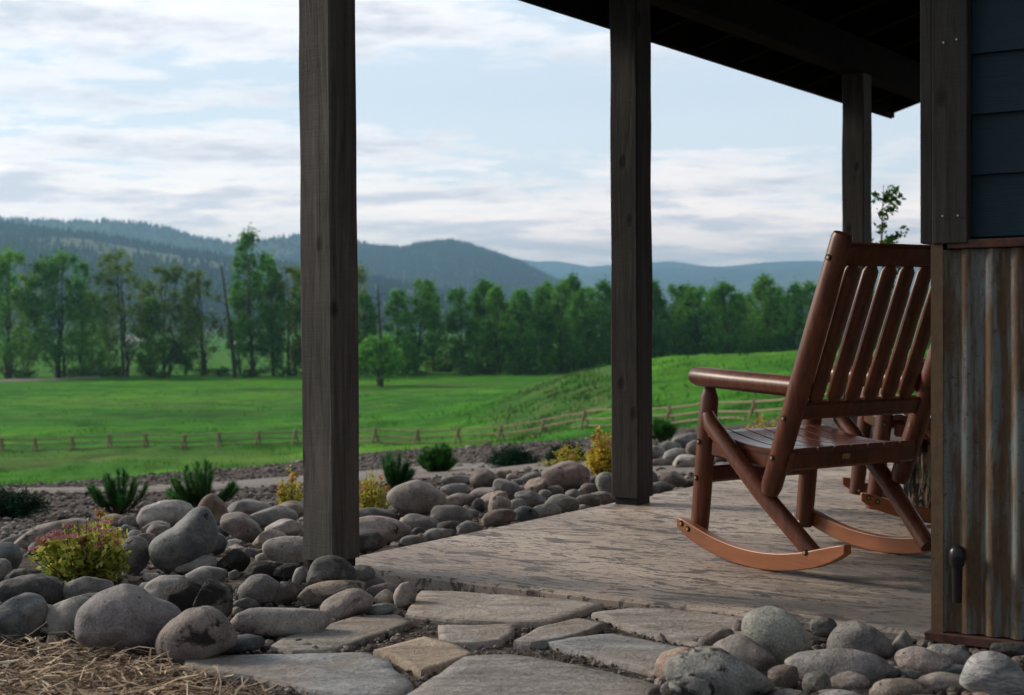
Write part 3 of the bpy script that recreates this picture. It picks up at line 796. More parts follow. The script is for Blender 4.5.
# ------------------------------------------------------------------ rocks
import bmesh
def ico(sub):
    bm = bmesh.new(); bmesh.ops.create_icosphere(bm, subdivisions=sub, radius=1.0)
    V = np.array([v.co[:] for v in bm.verts]); Fc = [[v.index for v in f.verts] for f in bm.faces]; bm.free(); return V, Fc
ICO = {1: ico(1), 2: ico(2), 3: ico(3), 4: ico(4), 5: ico(5)}
CN = {'g': ('grey', (.205, .195, .19)), 'lg': ('light grey', (.34, .325, .31)), 'dg': ('dark grey', (.085, .082, .083)), 'sl': ('slate blue', (.125, .14, .148)),
      'tn': ('tan', (.33, .27, .225)), 'pk': ('pinkish', (.28, .235, .22)), 'br': ('brown', (.15, .118, .107)), 'wh': ('whitish', (.52, .47, .44)),
      'gn': ('greenish grey', (.20, .20, .18)), 'bk': ('black-crusted', (.10, .095, .09)), 'or': ('rusty brown', (.20, .13, .095)), 'pe': ('peach', (.42, .30, .24))}
# cx, cy, w, h, rot, colour, [outline], [landmark name], [own label], [material], [lift of its foot in px]
RK = []
def r(cx, cy, w, h, rot=0, c='g', **k): RK.append(dict(cx=cx, cy=cy, w=w, h=h, rot=rot, c=c, **k))
# -- left pile
r(52, 534, 78, 26, 14, 'pk', name='the long stone behind the flowering shrub', lab='long low pinkish stone lying behind the pink-flowered shrub', by=552)
r(14, 542, 30, 14, 10, 'g'); r(30, 538, 26, 20, 0, 'dg')
r(6, 557, 32, 30, 0, 'sl'); r(0, 570, 22, 26, 0, 'g'); r(36, 549, 16, 13, 0, 'g'); r(16, 576, 27, 14, 20, 'dg')
r(32, 592, 72, 36, -2, 'dg', name='the broad dark boulder', lab='broad dark grey boulder in front of the flowering shrub at the left edge')
r(18, 620, 62, 48, 24, 'sl', name='the slate blue boulder', lab='slate blue boulder at the bottom left beside the straw', by=643)
r(87, 592, 52, 30, 6, 'g'); r(49, 612, 16, 15, 0, 'g')
r(74, 618, 72, 42, 24, 'g', m='crust', name='the patchy boulder', lab='grey boulder with black patches tucked behind the heart-shaped boulder', by=640)
r(129, 618, 108, 70, 0, 'g', ol=[(76, 622), (79, 608), (93, 596), (111, 587), (128, 583), (140, 587), (149, 597), (161, 603), (175, 608), (183, 617), (180, 631), (167, 645), (142, 653), (108, 653), (84, 648), (75, 636)], name='the heart-shaped boulder', lab='largest grey boulder, heart-shaped, behind the straw at bottom left', by=655, sub=5, tint=(.235, .215, .22))
r(166, 592, 52, 34, 12, 'lg', name=None); r(187, 598, 46, 34, -20, 'bk', m='crust2', by=622)
r(216, 600, 48, 50, -10, 'bk', m='crust2', name='the black-crusted boulder', lab='jagged black-crusted boulder behind the leaning pinkish stone', ang=1, by=626)
r(205, 577, 44, 26, 6, 'g'); r(198, 565, 46, 20, 8, 'lg')
r(193, 635, 82, 58, 0, 'pk', ol=[(155, 651), (156, 638), (165, 625), (178, 615), (195, 608), (210, 607), (222, 614), (232, 627), (237, 641), (231, 653), (215, 661), (190, 665), (164, 662)], m='crust', name='the leaning pinkish stone', lab='pinkish egg-shaped stone with a black patch above the blue-grey flagstone', by=664)
r(281, 622, 100, 34, 0, 'g', se=.75, name='the long flat river stone', lab='long flat grey river stone, longest at the flagstones', tint=(.26, .235, .22))
r(254, 632, 29, 16, 0, 'dg'); r(241, 644, 52, 20, 3, 'sl', lab='low slate pebble resting against the point of the blue-grey flagstone')
r(259, 588, 48, 34, -4, 'g', ol=[(236, 592), (244, 582), (254, 575), (262, 574), (273, 579), (283, 588), (279, 600), (262, 606), (244, 603)], by=606)
r(284, 594, 38, 22, 10, 'br'); r(316, 596, 39, 21, 0, 'br'); r(299, 576, 14, 21, -28, 'lg')
r(332, 571, 56, 32, 0, 'dg', ol=[(306, 584), (309, 572), (316, 559), (325, 556), (340, 558), (352, 566), (360, 580), (355, 588), (330, 590), (310, 590)], name='the angular dark stone', lab='angular dark stone at the foot of the nearest post', ang=1, by=603)
r(335, 590, 62, 20, 4, 'tn', by=606); r(348, 605, 52, 32, 14, 'pk', by=620); r(371, 583, 26, 17, 0, 'g', by=597); r(383, 591, 36, 15, 5, 'pk', by=601); r(384, 598, 21, 17, 15, 'tn')
r(405, 596, 23, 28, -22, 'pk', name='the tilted end pebble', lab='tilted pinkish pebble ending the left pile at the porch corner'); r(381, 610, 34, 13, 6, 'sl'); r(361, 573, 26, 16, 0, 'g', by=598)
r(211, 515, 36, 44, 0, 'or', ol=[(196, 518), (199, 505), (207, 495), (213, 493), (220, 499), (227, 511), (229, 527), (222, 534), (206, 534), (197, 528)], name='the pointed rusty stone', lab='pointed rusty brown stone behind the big slate boulder', by=536, ang=1)
r(249, 508, 46, 18, 0, 'g'); r(273, 518, 46, 24, 6, 'g'); r(240, 527, 44, 27, -32, 'pk', by=546); r(251, 522, 26, 12, -42, 'dg')
r(283, 529, 42, 20, 3, 'wh', se=.6, ang=1, name='the flat white-topped rock', lab='white-topped angular rock against the nearest post'); r(271, 541, 40, 24, -5, 'pk', ang=1); r(232, 545, 25, 13, 0, 'wh'); r(213, 544, 30, 24, 20, 'sl')
r(297, 553, 64, 34, -6, 'g', name='the rounded stone by the nearest post', lab='wide rounded grey stone leaning on the foot of the nearest post', tint=(.25, .23, .215)); r(262, 558, 15, 11, 10, 'lg'); r(252, 553, 17, 9, -25, 'g')
r(234, 562, 34, 26, 0, 'bk', m='crust2', ang=1); r(268, 571, 44, 20, 0, 'br', m='crust2'); r(290, 572, 34, 18, 0, 'bk', m='crust2'); r(234, 575, 11, 10, 0, 'g')
r(292, 510, 30, 18, 0, 'tn')
r(166, 515, 58, 29, 6, 'lg', name='the pale boulder', lab='pale grey boulder in front of the two dwarf pines', tint=(.32, .30, .29)); r(157, 528, 28, 15, 0, 'g')
r(184, 541, 70, 66, 0, 'sl', ol=[(149, 550), (153, 540), (162, 533), (173, 528), (183, 520), (192, 511), (200, 507), (209, 509), (214, 519), (217, 531), (215, 545), (208, 556), (196, 566), (180, 573), (165, 572), (154, 563)], name='the big slate boulder', lab='big slate grey boulder tipped upright in the middle of the left pile', by=575, sub=5, tint=(.125, .135, .14))
r(158, 531, 24, 15, 0, 'pk', by=541); r(146, 542, 24, 19, 0, 'br'); r(134, 536, 14, 12, 0, 'g'); r(126, 533, 19, 16, 0, 'sl'); r(134, 556, 36, 38, -15, 'g'); r(130, 522, 22, 15, 0, 'dg'); r(152, 577, 19, 10, 0, 'wh'); r(112, 521, 26, 14, 0, 'tn')
r(180, 583, 34, 16, 0, 'dg'); r(150, 588, 24, 14, 0, 'g'); r(245, 605, 26, 14, 0, 'dg'); r(222, 532, 16, 14, 0, 'dg')
# -- behind the nearest post
r(416, 498, 64, 36, 0, 'g', ol=[(385, 497), (391, 489), (401, 483), (412, 480), (424, 482), (436, 488), (446, 494), (449, 503), (444, 511), (430, 515), (412, 517), (399, 514), (390, 506)], name='the round-topped boulder', lab='big grey brown boulder just right of the nearest post', by=522, sub=5, tint=(.215, .19, .175))
r(376, 516, 50, 18, -4, 'g'); r(380, 530, 62, 28, -8, 'pk', by=545); r(366, 541, 40, 24, 4, 'dg', by=554); r(420, 524, 44, 19, -8, 'g'); r(438, 535, 31, 14, 3, 'g'); r(419, 532, 18, 10, 0, 'dg'); r(413, 541, 28, 12, 0, 'g')
r(452, 517, 44, 24, -10, 'g'); r(450, 527, 26, 13, 0, 'dg'); r(484, 480, 29, 23, 0, 'br', name='the upright round stone', lab='round brown stone standing highest behind the porch slab edge', by=495)
r(457, 481, 32, 13, 0, 'g'); r(457, 490, 32, 14, 0, 'g'); r(458, 500, 38, 15, 6, 'pk'); r(490, 494, 42, 13, 0, 'pk', by=503); r(508, 490, 32, 20, -30, 'g', by=502); r(500, 476, 15, 11, 0, 'br')
r(491, 501, 36, 15, 22, 'tn', by=511); r(499, 506, 25, 20, 15, 'tn', by=518); r(498, 519, 38, 19, 16, 'br', by=530, name='the dark brown edge stone', lab='dark brown oval stone at the slab edge between the two nearer posts'); r(469, 528, 28, 15, 0, 'g'); r(448, 534, 20, 10, 0, 'dg')
r(479, 506, 15, 17, 0, 'dg'); r(518, 505, 20, 12, 0, 'g'); r(526, 515, 28, 17, -6, 'sl'); r(531, 499, 32, 15, -14, 'g'); r(537, 488, 28, 20, 22, 'tn', ang=1); r(547, 511, 30, 15, 0, 'gn'); r(533, 478, 24, 13, 0, 'g'); r(517, 483, 13, 8); r(512, 477, 12, 7, 0, 'tn')
r(568, 475, 48, 31, 2, 'pk', se=.8, name='the pinkish boulder', lab='big pinkish boulder in front of the golden shrubs by the middle post', tint=(.32, .245, .225), by=492); r(556, 491, 18, 11, 0, 'gn'); r(573, 495, 18, 11); r(590, 489, 20, 12, 0, 'br'); r(581, 493, 10, 9, 0, 'pk')
r(606, 485, 22, 24, 0, 'gn', se=.8); r(595, 481, 18, 12); r(563, 504, 36, 21, 2, 'gn', name='the domed stone', lab='domed greenish grey stone at the slab edge below the pinkish boulder'); r(588, 501, 27, 14, 4, 'br'); r(603, 498, 28, 14, -4, 'pk'); r(583, 508, 12, 7)
r(545, 494, 14, 9, 0, 'g'); r(472, 514, 16, 10, 0, 'g')
# -- right of the middle post
r(685, 441, 32, 15, 8, 'g', name='the long stone behind the chair leg', lab='long grey stone farthest back, right of the middle post'); r(655, 453, 22, 16); r(670, 448, 22, 14, 0, 'gn'); r(675, 455, 26, 13, 14, 'lg'); r(686, 462, 28, 17, 10, 'wh'); r(695, 448, 20, 17, 20, 'pk'); r(662, 464, 32, 10, -3, 'br')
r(673, 480, 30, 17, -22, 'br', name='the brown stone by the middle post', lab='brown slanting stone on the slab edge right of the middle post'); r(660, 488, 30, 12, 4, 'dg'); r(688, 484, 14, 9, 0, 'br'); r(652, 478, 14, 14, 0, 'g')
r(722, 457, 22, 14, 0, 'dg'); r(726, 466, 18, 8); r(757, 459, 30, 15, 0, 'dg'); r(761, 467, 12, 7, 0, 'wh'); r(768, 450, 14, 10, 0, 'lg'); r(738, 462, 18, 12, 0, 'g'); r(706, 462, 20, 13, 0, 'g'); r(742, 451, 20, 12, 0, 'g'); r(785, 457, 26, 14, 0, 'g'); r(712, 449, 18, 11, 0, 'lg')
# -- bottom right pile
r(677, 666, 48, 38, 18, 'pe', name='the peach-coloured boulder', lab='peach-coloured smooth boulder at the left end of the right pile', by=684)
r(718, 677, 112, 58, -6, 'g', m='crust', name='the mottled boulder', lab='big grey boulder with black mottled patches at bottom right of the paving', by=702, tint=(.25, .25, .235), sub=5)
r(686, 693, 54, 32, 8, 'lg', m='crust2', by=712); r(655, 694, 22, 16, 20, 'br')
r(716, 641, 38, 23, 22, 'br', by=655); r(747, 656, 64, 38, -18, 'pk', by=676); r(738, 628, 13, 16, 0, 'br'); r(688.5, 611.5, 9, 8, 0, 'tn', lab='tiny tan pebble alone on the flagstone beside the porch step')
r(775, 635, 68, 58, 0, 'gn', ol=[(742, 632), (744, 618), (756, 609), (775, 607), (790, 613), (801, 625), (809, 640), (808, 652), (797, 662), (780, 665), (763, 654), (748, 643)], name='the tall greenish boulder', lab='tall greenish grey boulder standing at the porch step', by=668, sub=5, tint=(.25, .25, .225))
r(823, 627, 28, 20, 0, 'dg'); r(861, 641, 68, 40, -10, 'g', ol=[(827, 650), (830, 638), (840, 626), (852, 621), (866, 625), (880, 632), (891, 642), (894, 654), (882, 662), (850, 664), (832, 660)], name='the triangular grey boulder', lab='triangular grey boulder against the porch step near the house corner', by=664, tint=(.20, .19, .19))
r(838, 669, 104, 44, 0, 'g', name='the broad speckled boulder', lab='broad low speckled grey boulder in the middle of the right pile', by=688, tint=(.27, .25, .245), sub=5)
r(784, 676, 34, 30, 0, 'br', ang=1, m='crust'); r(817, 684, 30, 27, 0, 'gn', name='the small greenish cobble'); r(791, 697, 38, 16, 0, 'g'); r(830, 695, 26, 12, 0, 'pk')
r(903, 647, 24, 29, 0, 'gn', name='the standing egg stone', lab='egg-shaped greenish stone standing upright beside the house corner'); r(925, 663, 56, 32, -6, 'pk', m='crust', name='the crusted pinkish stone', lab='pinkish stone with a dark crusted top below the house corner'); r(950, 656, 48, 22, -8, 'g'); r(947, 672, 46, 15, 8, 'sl', by=681); r(945, 683, 52, 21, 3, 'pk')
r(911, 676, 30, 14, -8, 'dg'); r(891, 665, 14, 9); r(882, 674, 34, 17, 8, 'g'); r(850, 683, 40, 23, 10, 'pk'); r(897, 690, 56, 24, 3, 'tn', by=705); r(843, 700, 56, 20, 0, 'g'); r(980, 699, 32, 14, 0, 'pe')
r(996, 677, 72, 54, 0, 'wh', ol=[(960, 684), (963, 674), (967, 664), (974, 656), (986, 652), (1000, 653), (1012, 660), (1024, 674), (1034, 690), (1030, 702), (1000, 704), (978, 699), (966, 693)], m='quartz', ang=1, name='the streaked white rock', lab='angular white rock with grey streaks in the bottom right corner', by=704, sub=5, tint=(.42, .43, .43))
r(1045, 680, 50, 30, 0, 'g'); r(930, 703, 50, 18, 0, 'dg'); r(868, 706, 30, 14, 0, 'g'); r(760, 704, 40, 16, 0, 'g'); r(1010, 650, 40, 18, 0, 'dg'); r(805, 655, 24, 16, 0, 'dg', by=664); r(808, 640, 22, 14, 0, 'dg')
r(-22, 545, 40, 26, 0, 'g'); r(-28, 585, 44, 30, 0, 'g'); r(-30, 625, 46, 40, 0, 'dg')

def build_rock(i, d):
    rn = np.random.default_rng(100 + i)
    cx, cy, w, h = d['cx'], d['cy'], d['w'], d['h']; rot = math.radians(d['rot'])
    by = d.get('by')
    if by is None: by = cy + .5 * math.hypot(h * math.cos(rot), w * math.sin(rot)) * .98
    g = hit(min(cx, 1100), by, .0)
    # front contact distance, centre half a thickness further back
    D = g[1]
    thick_px = .5 * (w + h) * (.80 if w < 1.8 * h else .62)
    th = .5 * thick_px * D / F
    D = D + th * .45
    if (cx > 640 and cy > 600): pass
    c = atd(cx, cy, D)
    sub = d.get('sub', 4 if w * h > 350 else 3)
    V0, Fc = ICO[sub]; V = V0.copy(); u, ww, v = V[:, 0].copy(), V[:, 1].copy(), V[:, 2].copy()
    s = D / F
    if 'ol' in d:
        ol = np.array(d['ol'], float); dx = (ol[:, 0] - cx) * s; dy = -(ol[:, 1] - cy) * s
        an = np.arctan2(dy, dx); ra = np.hypot(dx, dy); k = np.argsort(an); an, ra = an[k], ra[k]
        grid = np.linspace(-math.pi, math.pi, 181); rg = np.interp(grid, np.concatenate([an - 2 * math.pi, an, an + 2 * math.pi]), np.tile(ra, 3))
        rg2 = np.concatenate([rg[:-1]] * 3); rg2 = np.convolve(rg2, np.ones(9) / 9, 'same'); rg = np.append(rg2[180:360], rg2[180])
        A = np.arctan2(v, u); rr = np.interp(A, grid, rg)
        pr = np.hypot(u, v); k2 = np.clip(pr, 0, 1)
        rm = rg.mean(); rr = rm * (1 - k2) + rr * k2
        X = u * rr; Z = v * rr; Y = ww * th
        noise_amp = .045
    else:
        e = d.get('se', 1.0)
        f = lambda q: np.sign(q) * np.abs(q) ** e
        X0 = f(u); Z0 = f(v) ; Y0 = ww
        if e != 1.0:
            nrm_ = np.maximum(1, (np.abs(X0) ** 3 + np.abs(Z0) ** 3 + np.abs(Y0) ** 3) ** (1 / 3)); X0, Z0, Y0 = X0 / nrm_, Z0 / nrm_, Y0 / nrm_
        X = X0 * w * s / 2; Z = Z0 * h * s / 2; Y = Y0 * th
        noise_amp = .12
    Pn = np.stack([u, ww, v], 1)
    off = rn.uniform(0, 50, 3)
    disp = np.array([mn.noise(Vector((p[0] * 1.1 + off[0], p[1] * 1.1 + off[1], p[2] * 1.1 + off[2]))) + .35 * mn.noise(Vector((p[0] * 2.6 + off[2], p[1] * 2.6 + off[0], p[2] * 2.6))) for p in Pn])
    fac = 1 + noise_amp * 1.6 * disp
    X, Y, Z = X * fac, Y * fac, Z * fac
    # soft flats
    Q = np.stack([X / (w * s / 2), Y / th, Z / (h * s / 2)], 1)
    for _ in range(9 if d.get('ang') else rn.integers(3, 7)):
        nn = rn.normal(size=3); nn /= np.linalg.norm(nn)
        lim = rn.uniform(.62, .85) if d.get('ang') else rn.uniform(.70, .92)
        if 'ol' in d: lim = max(lim, .84)
        ex = np.maximum(0, Q @ nn - lim); Q -= nn[None] * (ex * (.85 if d.get('ang') else .65))[:, None]
    X, Y, Z = Q[:, 0] * w * s / 2, Q[:, 1] * th, Q[:, 2] * h * s / 2
    if 'ol' not in d and rot: X, Z = X * math.cos(rot) - Z * math.sin(rot), X * math.sin(rot) + Z * math.cos(rot)
    # slight twist about vertical so that repeated ellipsoids differ
    me = mesh_data('river_rock', np.stack([X, Y, Z], 1), Fc, M[d.get('m', 'rock')], smooth=True)
    o = obj('river_rock', me, loc=tuple(c))
    o.rotation_euler = (0, 0, -math.atan2(c[0], c[1]))
    col = np.array(d.get('tint') or CN[d['c']][1]) * rn.uniform(.95, 1.5)
    o.color = (*col, 1); d['o'] = o
    # rest what would hover
    lowest = c[2] + Z.min(); gz = terr(c[0], c[1]); d['gap'] = lowest - gz
    return o
for i, d in enumerate(RK): build_rock(i, d)

# labels: own phrase, else look + place by the nearest named neighbour
LMK = [(d['cx'], d['cy'], d['name'], d) for d in RK if d.get('name')]
LMK += [(80, 548, 'the pink-flowered shrub', None), (325, 560, 'the nearest post', None), (632, 500, 'the middle post', None), (375, 497, 'the golden shrub by the nearest post', None), (690, 500, 'the chair front leg', None), (932, 632, 'the house corner', None), (120, 497, 'the leftmost dwarf pine', None)]
used = {}
def phr(d, lm):
    dx, dy = d['cx'] - lm[0], d['cy'] - lm[1]
    if abs(dx) > 1.2 * abs(dy): return ('right of ' if dx > 0 else 'left of ') + lm[2]
    return ('in front of ' if dy > 0 else 'behind ') + lm[2]
def describe(d):
    ar = d['w'] / d['h']; sz = d['w'] * d['h']
    size = 'tiny' if sz < 180 else 'small' if sz < 420 else 'mid-sized' if sz < 1300 else 'large'
    shp = 'flat' if ar > 2.2 else 'oval' if ar > 1.4 else 'round'
    if d.get('ang'): shp = 'angular'
    return f"{size} {CN[d['c']][0]} {shp} stone"
for d in RK:
    o = d['o']
    if d.get('lab'): lab = d['lab']
    else:
        lms = sorted([l for l in LMK if l[3] is not d], key=lambda l: math.hypot(l[0] - d['cx'], (l[1] - d['cy']) * 1.3))
        base = describe(d); cands = [f"{base} {phr(d, lms[0])}"] + [f"{base} {phr(d, lms[k])}" for k in (1, 2, 3)]
        cands += [f"{base} {phr(d, lms[0])}, the {w_} one" for w_ in ('further', 'outer', 'lower')]
        lab = next((c_ for c_ in cands if c_ not in used), cands[0])
    used[lab] = 1
    tag(o, lab, 'rock', 'river stones edging the porch')
print('rocks', len(RK), 'distinct labels', len(used), 'hovering', [(d['cx'], d['cy'], round(d['gap'], 2)) for d in RK if d['gap'] > .05])

# ------------------------------------------------------------------ small stuff: gravel, straw, grass
def in_slab(x, y, m=0.0):
    p = V3(x, y, 0) - C0; return p @ V_ > -m and p @ U_ > -m
def scatter_stones(name, pts, sizes, mat, parent=None, sub=1):
    V0, F0 = ICO[sub]; F0 = np.array(F0); n = len(pts); VV = np.empty((n, len(V0), 3)); 
    for i in range(n):
        sx = rng.uniform(.7, 1.3, 3) * V3(1, 1, .7); a = rng.uniform(0, math.pi); ca, sa = math.cos(a), math.sin(a)
        q = V0 * sx * sizes[i] * (1 + rng.uniform(-.15, .15, (len(V0), 1)))
        VV[i] = np.stack([q[:, 0] * ca - q[:, 1] * sa, q[:, 0] * sa + q[:, 1] * ca, q[:, 2]], 1) + pts[i]
    FF = (F0[None] + (np.arange(n) * len(V0))[:, None, None]).reshape(-1, 3)
    return obj(name, mesh_data(name, VV.reshape(-1, 3), FF, mat), parent)
pts = []; sz = []
while len(pts) < 9500:
    px = rng.uniform(-120, 860); y = 6.5 * (26 / 6.5) ** (rng.uniform() ** 1.15)
    x = (px - 512) / F * y
    if in_slab(x, y, -.02) or y > crest_d(px) + .6: continue
    s_ = rng.uniform(.009, .02) * (1 + y * .03)
    if rng.uniform() < .04: s_ *= 1.9
    pts.append((x, y, terr(x, y) + s_ * .25)); sz.append(s_)
tag(scatter_stones('gravel', pts, sz, M['gravel']), kind='stuff')
pts = []; sz = []
while len(pts) < 7000:
    px = rng.uniform(150, 760); py = rng.uniform(585, 735)
    p = onz(px, py, -.028)
    if in_slab(p[0], p[1], .004): continue
    s_ = rng.uniform(.0018, .005) if rng.uniform() < .9 else rng.uniform(.006, .011)
    pts.append((p[0], p[1], terr(p[0], p[1]) + .004 + s_ * .3)); sz.append(s_)
tag(scatter_stones('joint_gravel', pts, sz, M['gravel']), kind='stuff')
# pebbles between the stones of the piles
pts = []; sz = []
while len(pts) < 2600:
    z_ = rng.integers(0, 3)
    px, py = ((rng.uniform(-60, 400), rng.uniform(520, 655)), (rng.uniform(350, 720), rng.uniform(470, 545)), (rng.uniform(650, 1080), rng.uniform(640, 730)))[z_]
    p = hit(px, py)
    if in_slab(p[0], p[1], .01): continue
    s_ = rng.uniform(.006, .02)
    pts.append((p[0], p[1], terr(p[0], p[1]) + s_ * .3)); sz.append(s_)
tag(scatter_stones('pebbles', pts, sz, M['gravel'], sub=2), kind='stuff')

def strips(n, samp, lmin, lmax, wmin, wmax, zlift, tilt=.25, mat=None, name='straw', bend=.15):
    V = []; Fc = []
    for i in range(n):
        x, y, z = samp(); L = rng.uniform(lmin, lmax) * (1 if rng.uniform() < .7 else .5); w = rng.uniform(wmin, wmax); a = rng.normal(.0, .75) if rng.uniform() < .6 else rng.uniform(0, math.pi)
        tl = rng.normal(0, tilt); d = V3(math.cos(a) * math.cos(tl), math.sin(a) * math.cos(tl), math.sin(tl)); s_ = V3(-math.sin(a), math.cos(a), rng.normal(0, .5)); s_ /= np.linalg.norm(s_)
        c = V3(x, y, z + rng.uniform(0, zlift) + abs(math.sin(tl)) * L * .45); k = len(V); bn = rng.normal(0, bend) * L
        for t_ in (-.5, 0, .5):
            m_ = c + d * L * t_ + s_ * bn * (1 - 4 * t_ * t_) * .5; ww = w * (1 if t_ == 0 else .7)
            V += [m_ - s_ * ww / 2, m_ + s_ * ww / 2]
        Fc += [(k, k + 1, k + 3, k + 2), (k + 2, k + 3, k + 5, k + 4)]
    return obj(name, mesh_data(name, np.array(V), Fc, mat))
def straw_pt():
    while True:
        px = rng.uniform(-260, 270); py = rng.uniform(642, 790)
        lim = 648 if px < 90 else np.interp(px, [90, 160, 190, 235, 270], [655, 667, 677, 691, 708])
        if py > lim + rng.normal(0, 2):
            p = onz(px, py, -.028); return p[0], p[1], terr(p[0], p[1])
tag(strips(9500, straw_pt, .02, .12, .002, .0065, .034, .22, M['straw'], 'straw_mulch'), kind='stuff')

def blades(n, samp, hmin, hmax, wf, mat, name, lean=.35):
    V = np.empty((n * 3, 3)); 
    for i in range(n):
        x, y, z, s_ = samp(); h = rng.uniform(hmin, hmax) * s_; w = h * wf; a = rng.uniform(0, 2 * math.pi)
        V[i * 3] = (x - math.cos(a) * w, y - math.sin(a) * w, z - .01); V[i * 3 + 1] = (x + math.cos(a) * w, y + math.sin(a) * w, z - .01)
        V[i * 3 + 2] = (x + rng.normal(0, lean) * h, y + rng.normal(0, lean) * h, z + h)
    return obj(name, mesh_data(name, V, np.arange(n * 3).reshape(-1, 3), mat))
def gpt():
    while True:
        px = rng.uniform(-80, 1000); cdz = crest_d(px); y = cdz * (230 / cdz) ** (rng.uniform() ** .75)
        if y < cdz + .2: continue
        if 5 + cdz < y < 50 and rng.uniform() < .8: continue
        x = (px - 512) / F * y
        cl = mn.noise(Vector((x * .35, y * .3, 2.2)))
        if cl < rng.uniform(-.6, .35): continue
        return x, y, terr(x, y), (.5 + max(0, cl) * 1.2) * (.35 if y < 50 else 1.0)
def wpt():
    while True:
        px = rng.uniform(455, 800); y = rng.uniform(86, 124); x = (px - 512) / F * y
        k = math.exp(-((px - 560) / 75) ** 2)
        if mn.noise(Vector((x * .28, y * .22, 6.1))) < rng.uniform(-.1, .5) - .25 * k or rng.uniform() > .15 + k: continue
        return x, y, terr(x, y), 1.0
tag(blades(2600, wpt, .12, .34, .2, M['brush'], 'tall_weeds', .5), kind='stuff')
tag(blades(60000, gpt, .12, .42, .10, M['grass'], 'meadow_grass'), kind='stuff')

# ------------------------------------------------------------------ plants
def quads(C, size, n, up=.3, aspect=1.8):
    """n leaf quads at centres C (n,3)"""
    d = rng.normal(size=(n, 3)); d[:, 2] *= .7; d /= np.linalg.norm(d, axis=1)[:, None]
    e = rng.normal(size=(n, 3)); e -= d * (e * d).sum(1)[:, None]; e /= np.linalg.norm(e, axis=1)[:, None]
    s = (size * rng.uniform(.6, 1.3, n))[:, None]
    a, b = d * s * aspect * .5, e * s * .5
    V = np.stack([C - a, C + b * .9 - a * .1, C + a, C - b * .9 - a * .1], 1).reshape(-1, 3)
    return V, np.arange(4 * n).reshape(-1, 4)
def foliage_mesh(name, C, size, mat):
    V, Fc = quads(np.asarray(C), size, len(C)); return mesh_data(name, V, Fc, mat)

def spirea(px, by, wpx, hpx, label, mat='spirea', flowers=0, bronze=0, nst=70, D=None, group=None, leaf=.016):
    g = hit(px, by); D = g[1]; s = D / F; W, H = wpx * s, hpx * s
    root = empty('golden_shrub', tuple(g), label, 'shrub', group)
    tw = MB(); L = []; tips = []
    for i in range(nst):
        a = rng.uniform(0, 2 * math.pi); q = math.sqrt(rng.uniform()) * .92; x, y = math.cos(a) * q * W / 2, math.sin(a) * q * W / 2 * .8
        z = H * (1 - .62 * q * q) * rng.uniform(.55, 1.12)
        b0 = V3(x * .25, y * .25, 0); b1 = V3(x * .75, y * .75, z * .55); b2 = V3(x, y, z)
        tw.tube([b0, b1, b2], [.0028, .002, .0012], 5, cap=False); tips.append(b2)
        nl = int(25 * max(.5, H / .3))
        for k in range(nl):
            t_ = rng.uniform(.25, 1.0); p = b0 * (1 - t_) ** 2 + 2 * b1 * t_ * (1 - t_) + b2 * t_ ** 2
            L.append(p + rng.normal(0, .011 + .01 * (1 - t_), 3))
    tw.build('stem', M['twig'], root)
    obj('leaves', foliage_mesh('leaves', L, leaf, M[mat]), root)
    tips = sorted(tips, key=lambda p: -p[2])
    if flowers:
        for p in [tips[i] for i in rng.permutation(int(len(tips) * .6))[:flowers]]:
            C = p + V3(0, 0, .008) + rng.normal(0, 1, (60, 3)) * V3(.012, .012, .0045)
            obj('flower_head', foliage_mesh('flower_head', C, .006, M['flower']), root)
    if bronze:
        for p in [tips[i] for i in rng.permutation(len(tips))[:bronze]]:
            obj('bronze_tip', foliage_mesh('bronze_tip', p + rng.normal(0, .009, (22, 3)), leaf * .85, M['rusty_leaf']), root)
    return root
spirea(82, 583, 112, 62, 'golden green shrub with pink flower heads among the left stones', flowers=18, bronze=6, nst=95, leaf=.020)
spirea(108, 566, 34, 60, 'upright yellow shoot with a bronze tip behind the pink-flowered shrub', 'spirea_y', flowers=1, bronze=5, nst=22)
spirea(372, 514, 46, 42, 'yellow-green shrub close against the right of the nearest post', 'spirea_y', bronze=7, nst=46)
spirea(291, 512, 28, 42, 'small yellow leafy sprig just left of the nearest post', 'spirea_y', bronze=6, nst=24)
spirea(604, 478, 42, 50, 'bright yellow-green shrub against the left of the middle post', 'spirea_y', bronze=5, nst=60)
spirea(571, 466, 40, 24, 'low golden shrub directly behind the pinkish boulder', 'spirea_y', bronze=5, nst=34)
spirea(551, 469, 20, 14, 'tiny golden sprig left of the pinkish boulder', 'spirea_y', nst=14)
spirea(768, 443, 60, 26, 'orange and yellow flowering shrub seen under the chair armrest', 'spirea_y', bronze=22, nst=60)
spirea(752, 458, 36, 14, 'low yellow-green plant seen between the chair brace and its back post', 'spirea', nst=22)

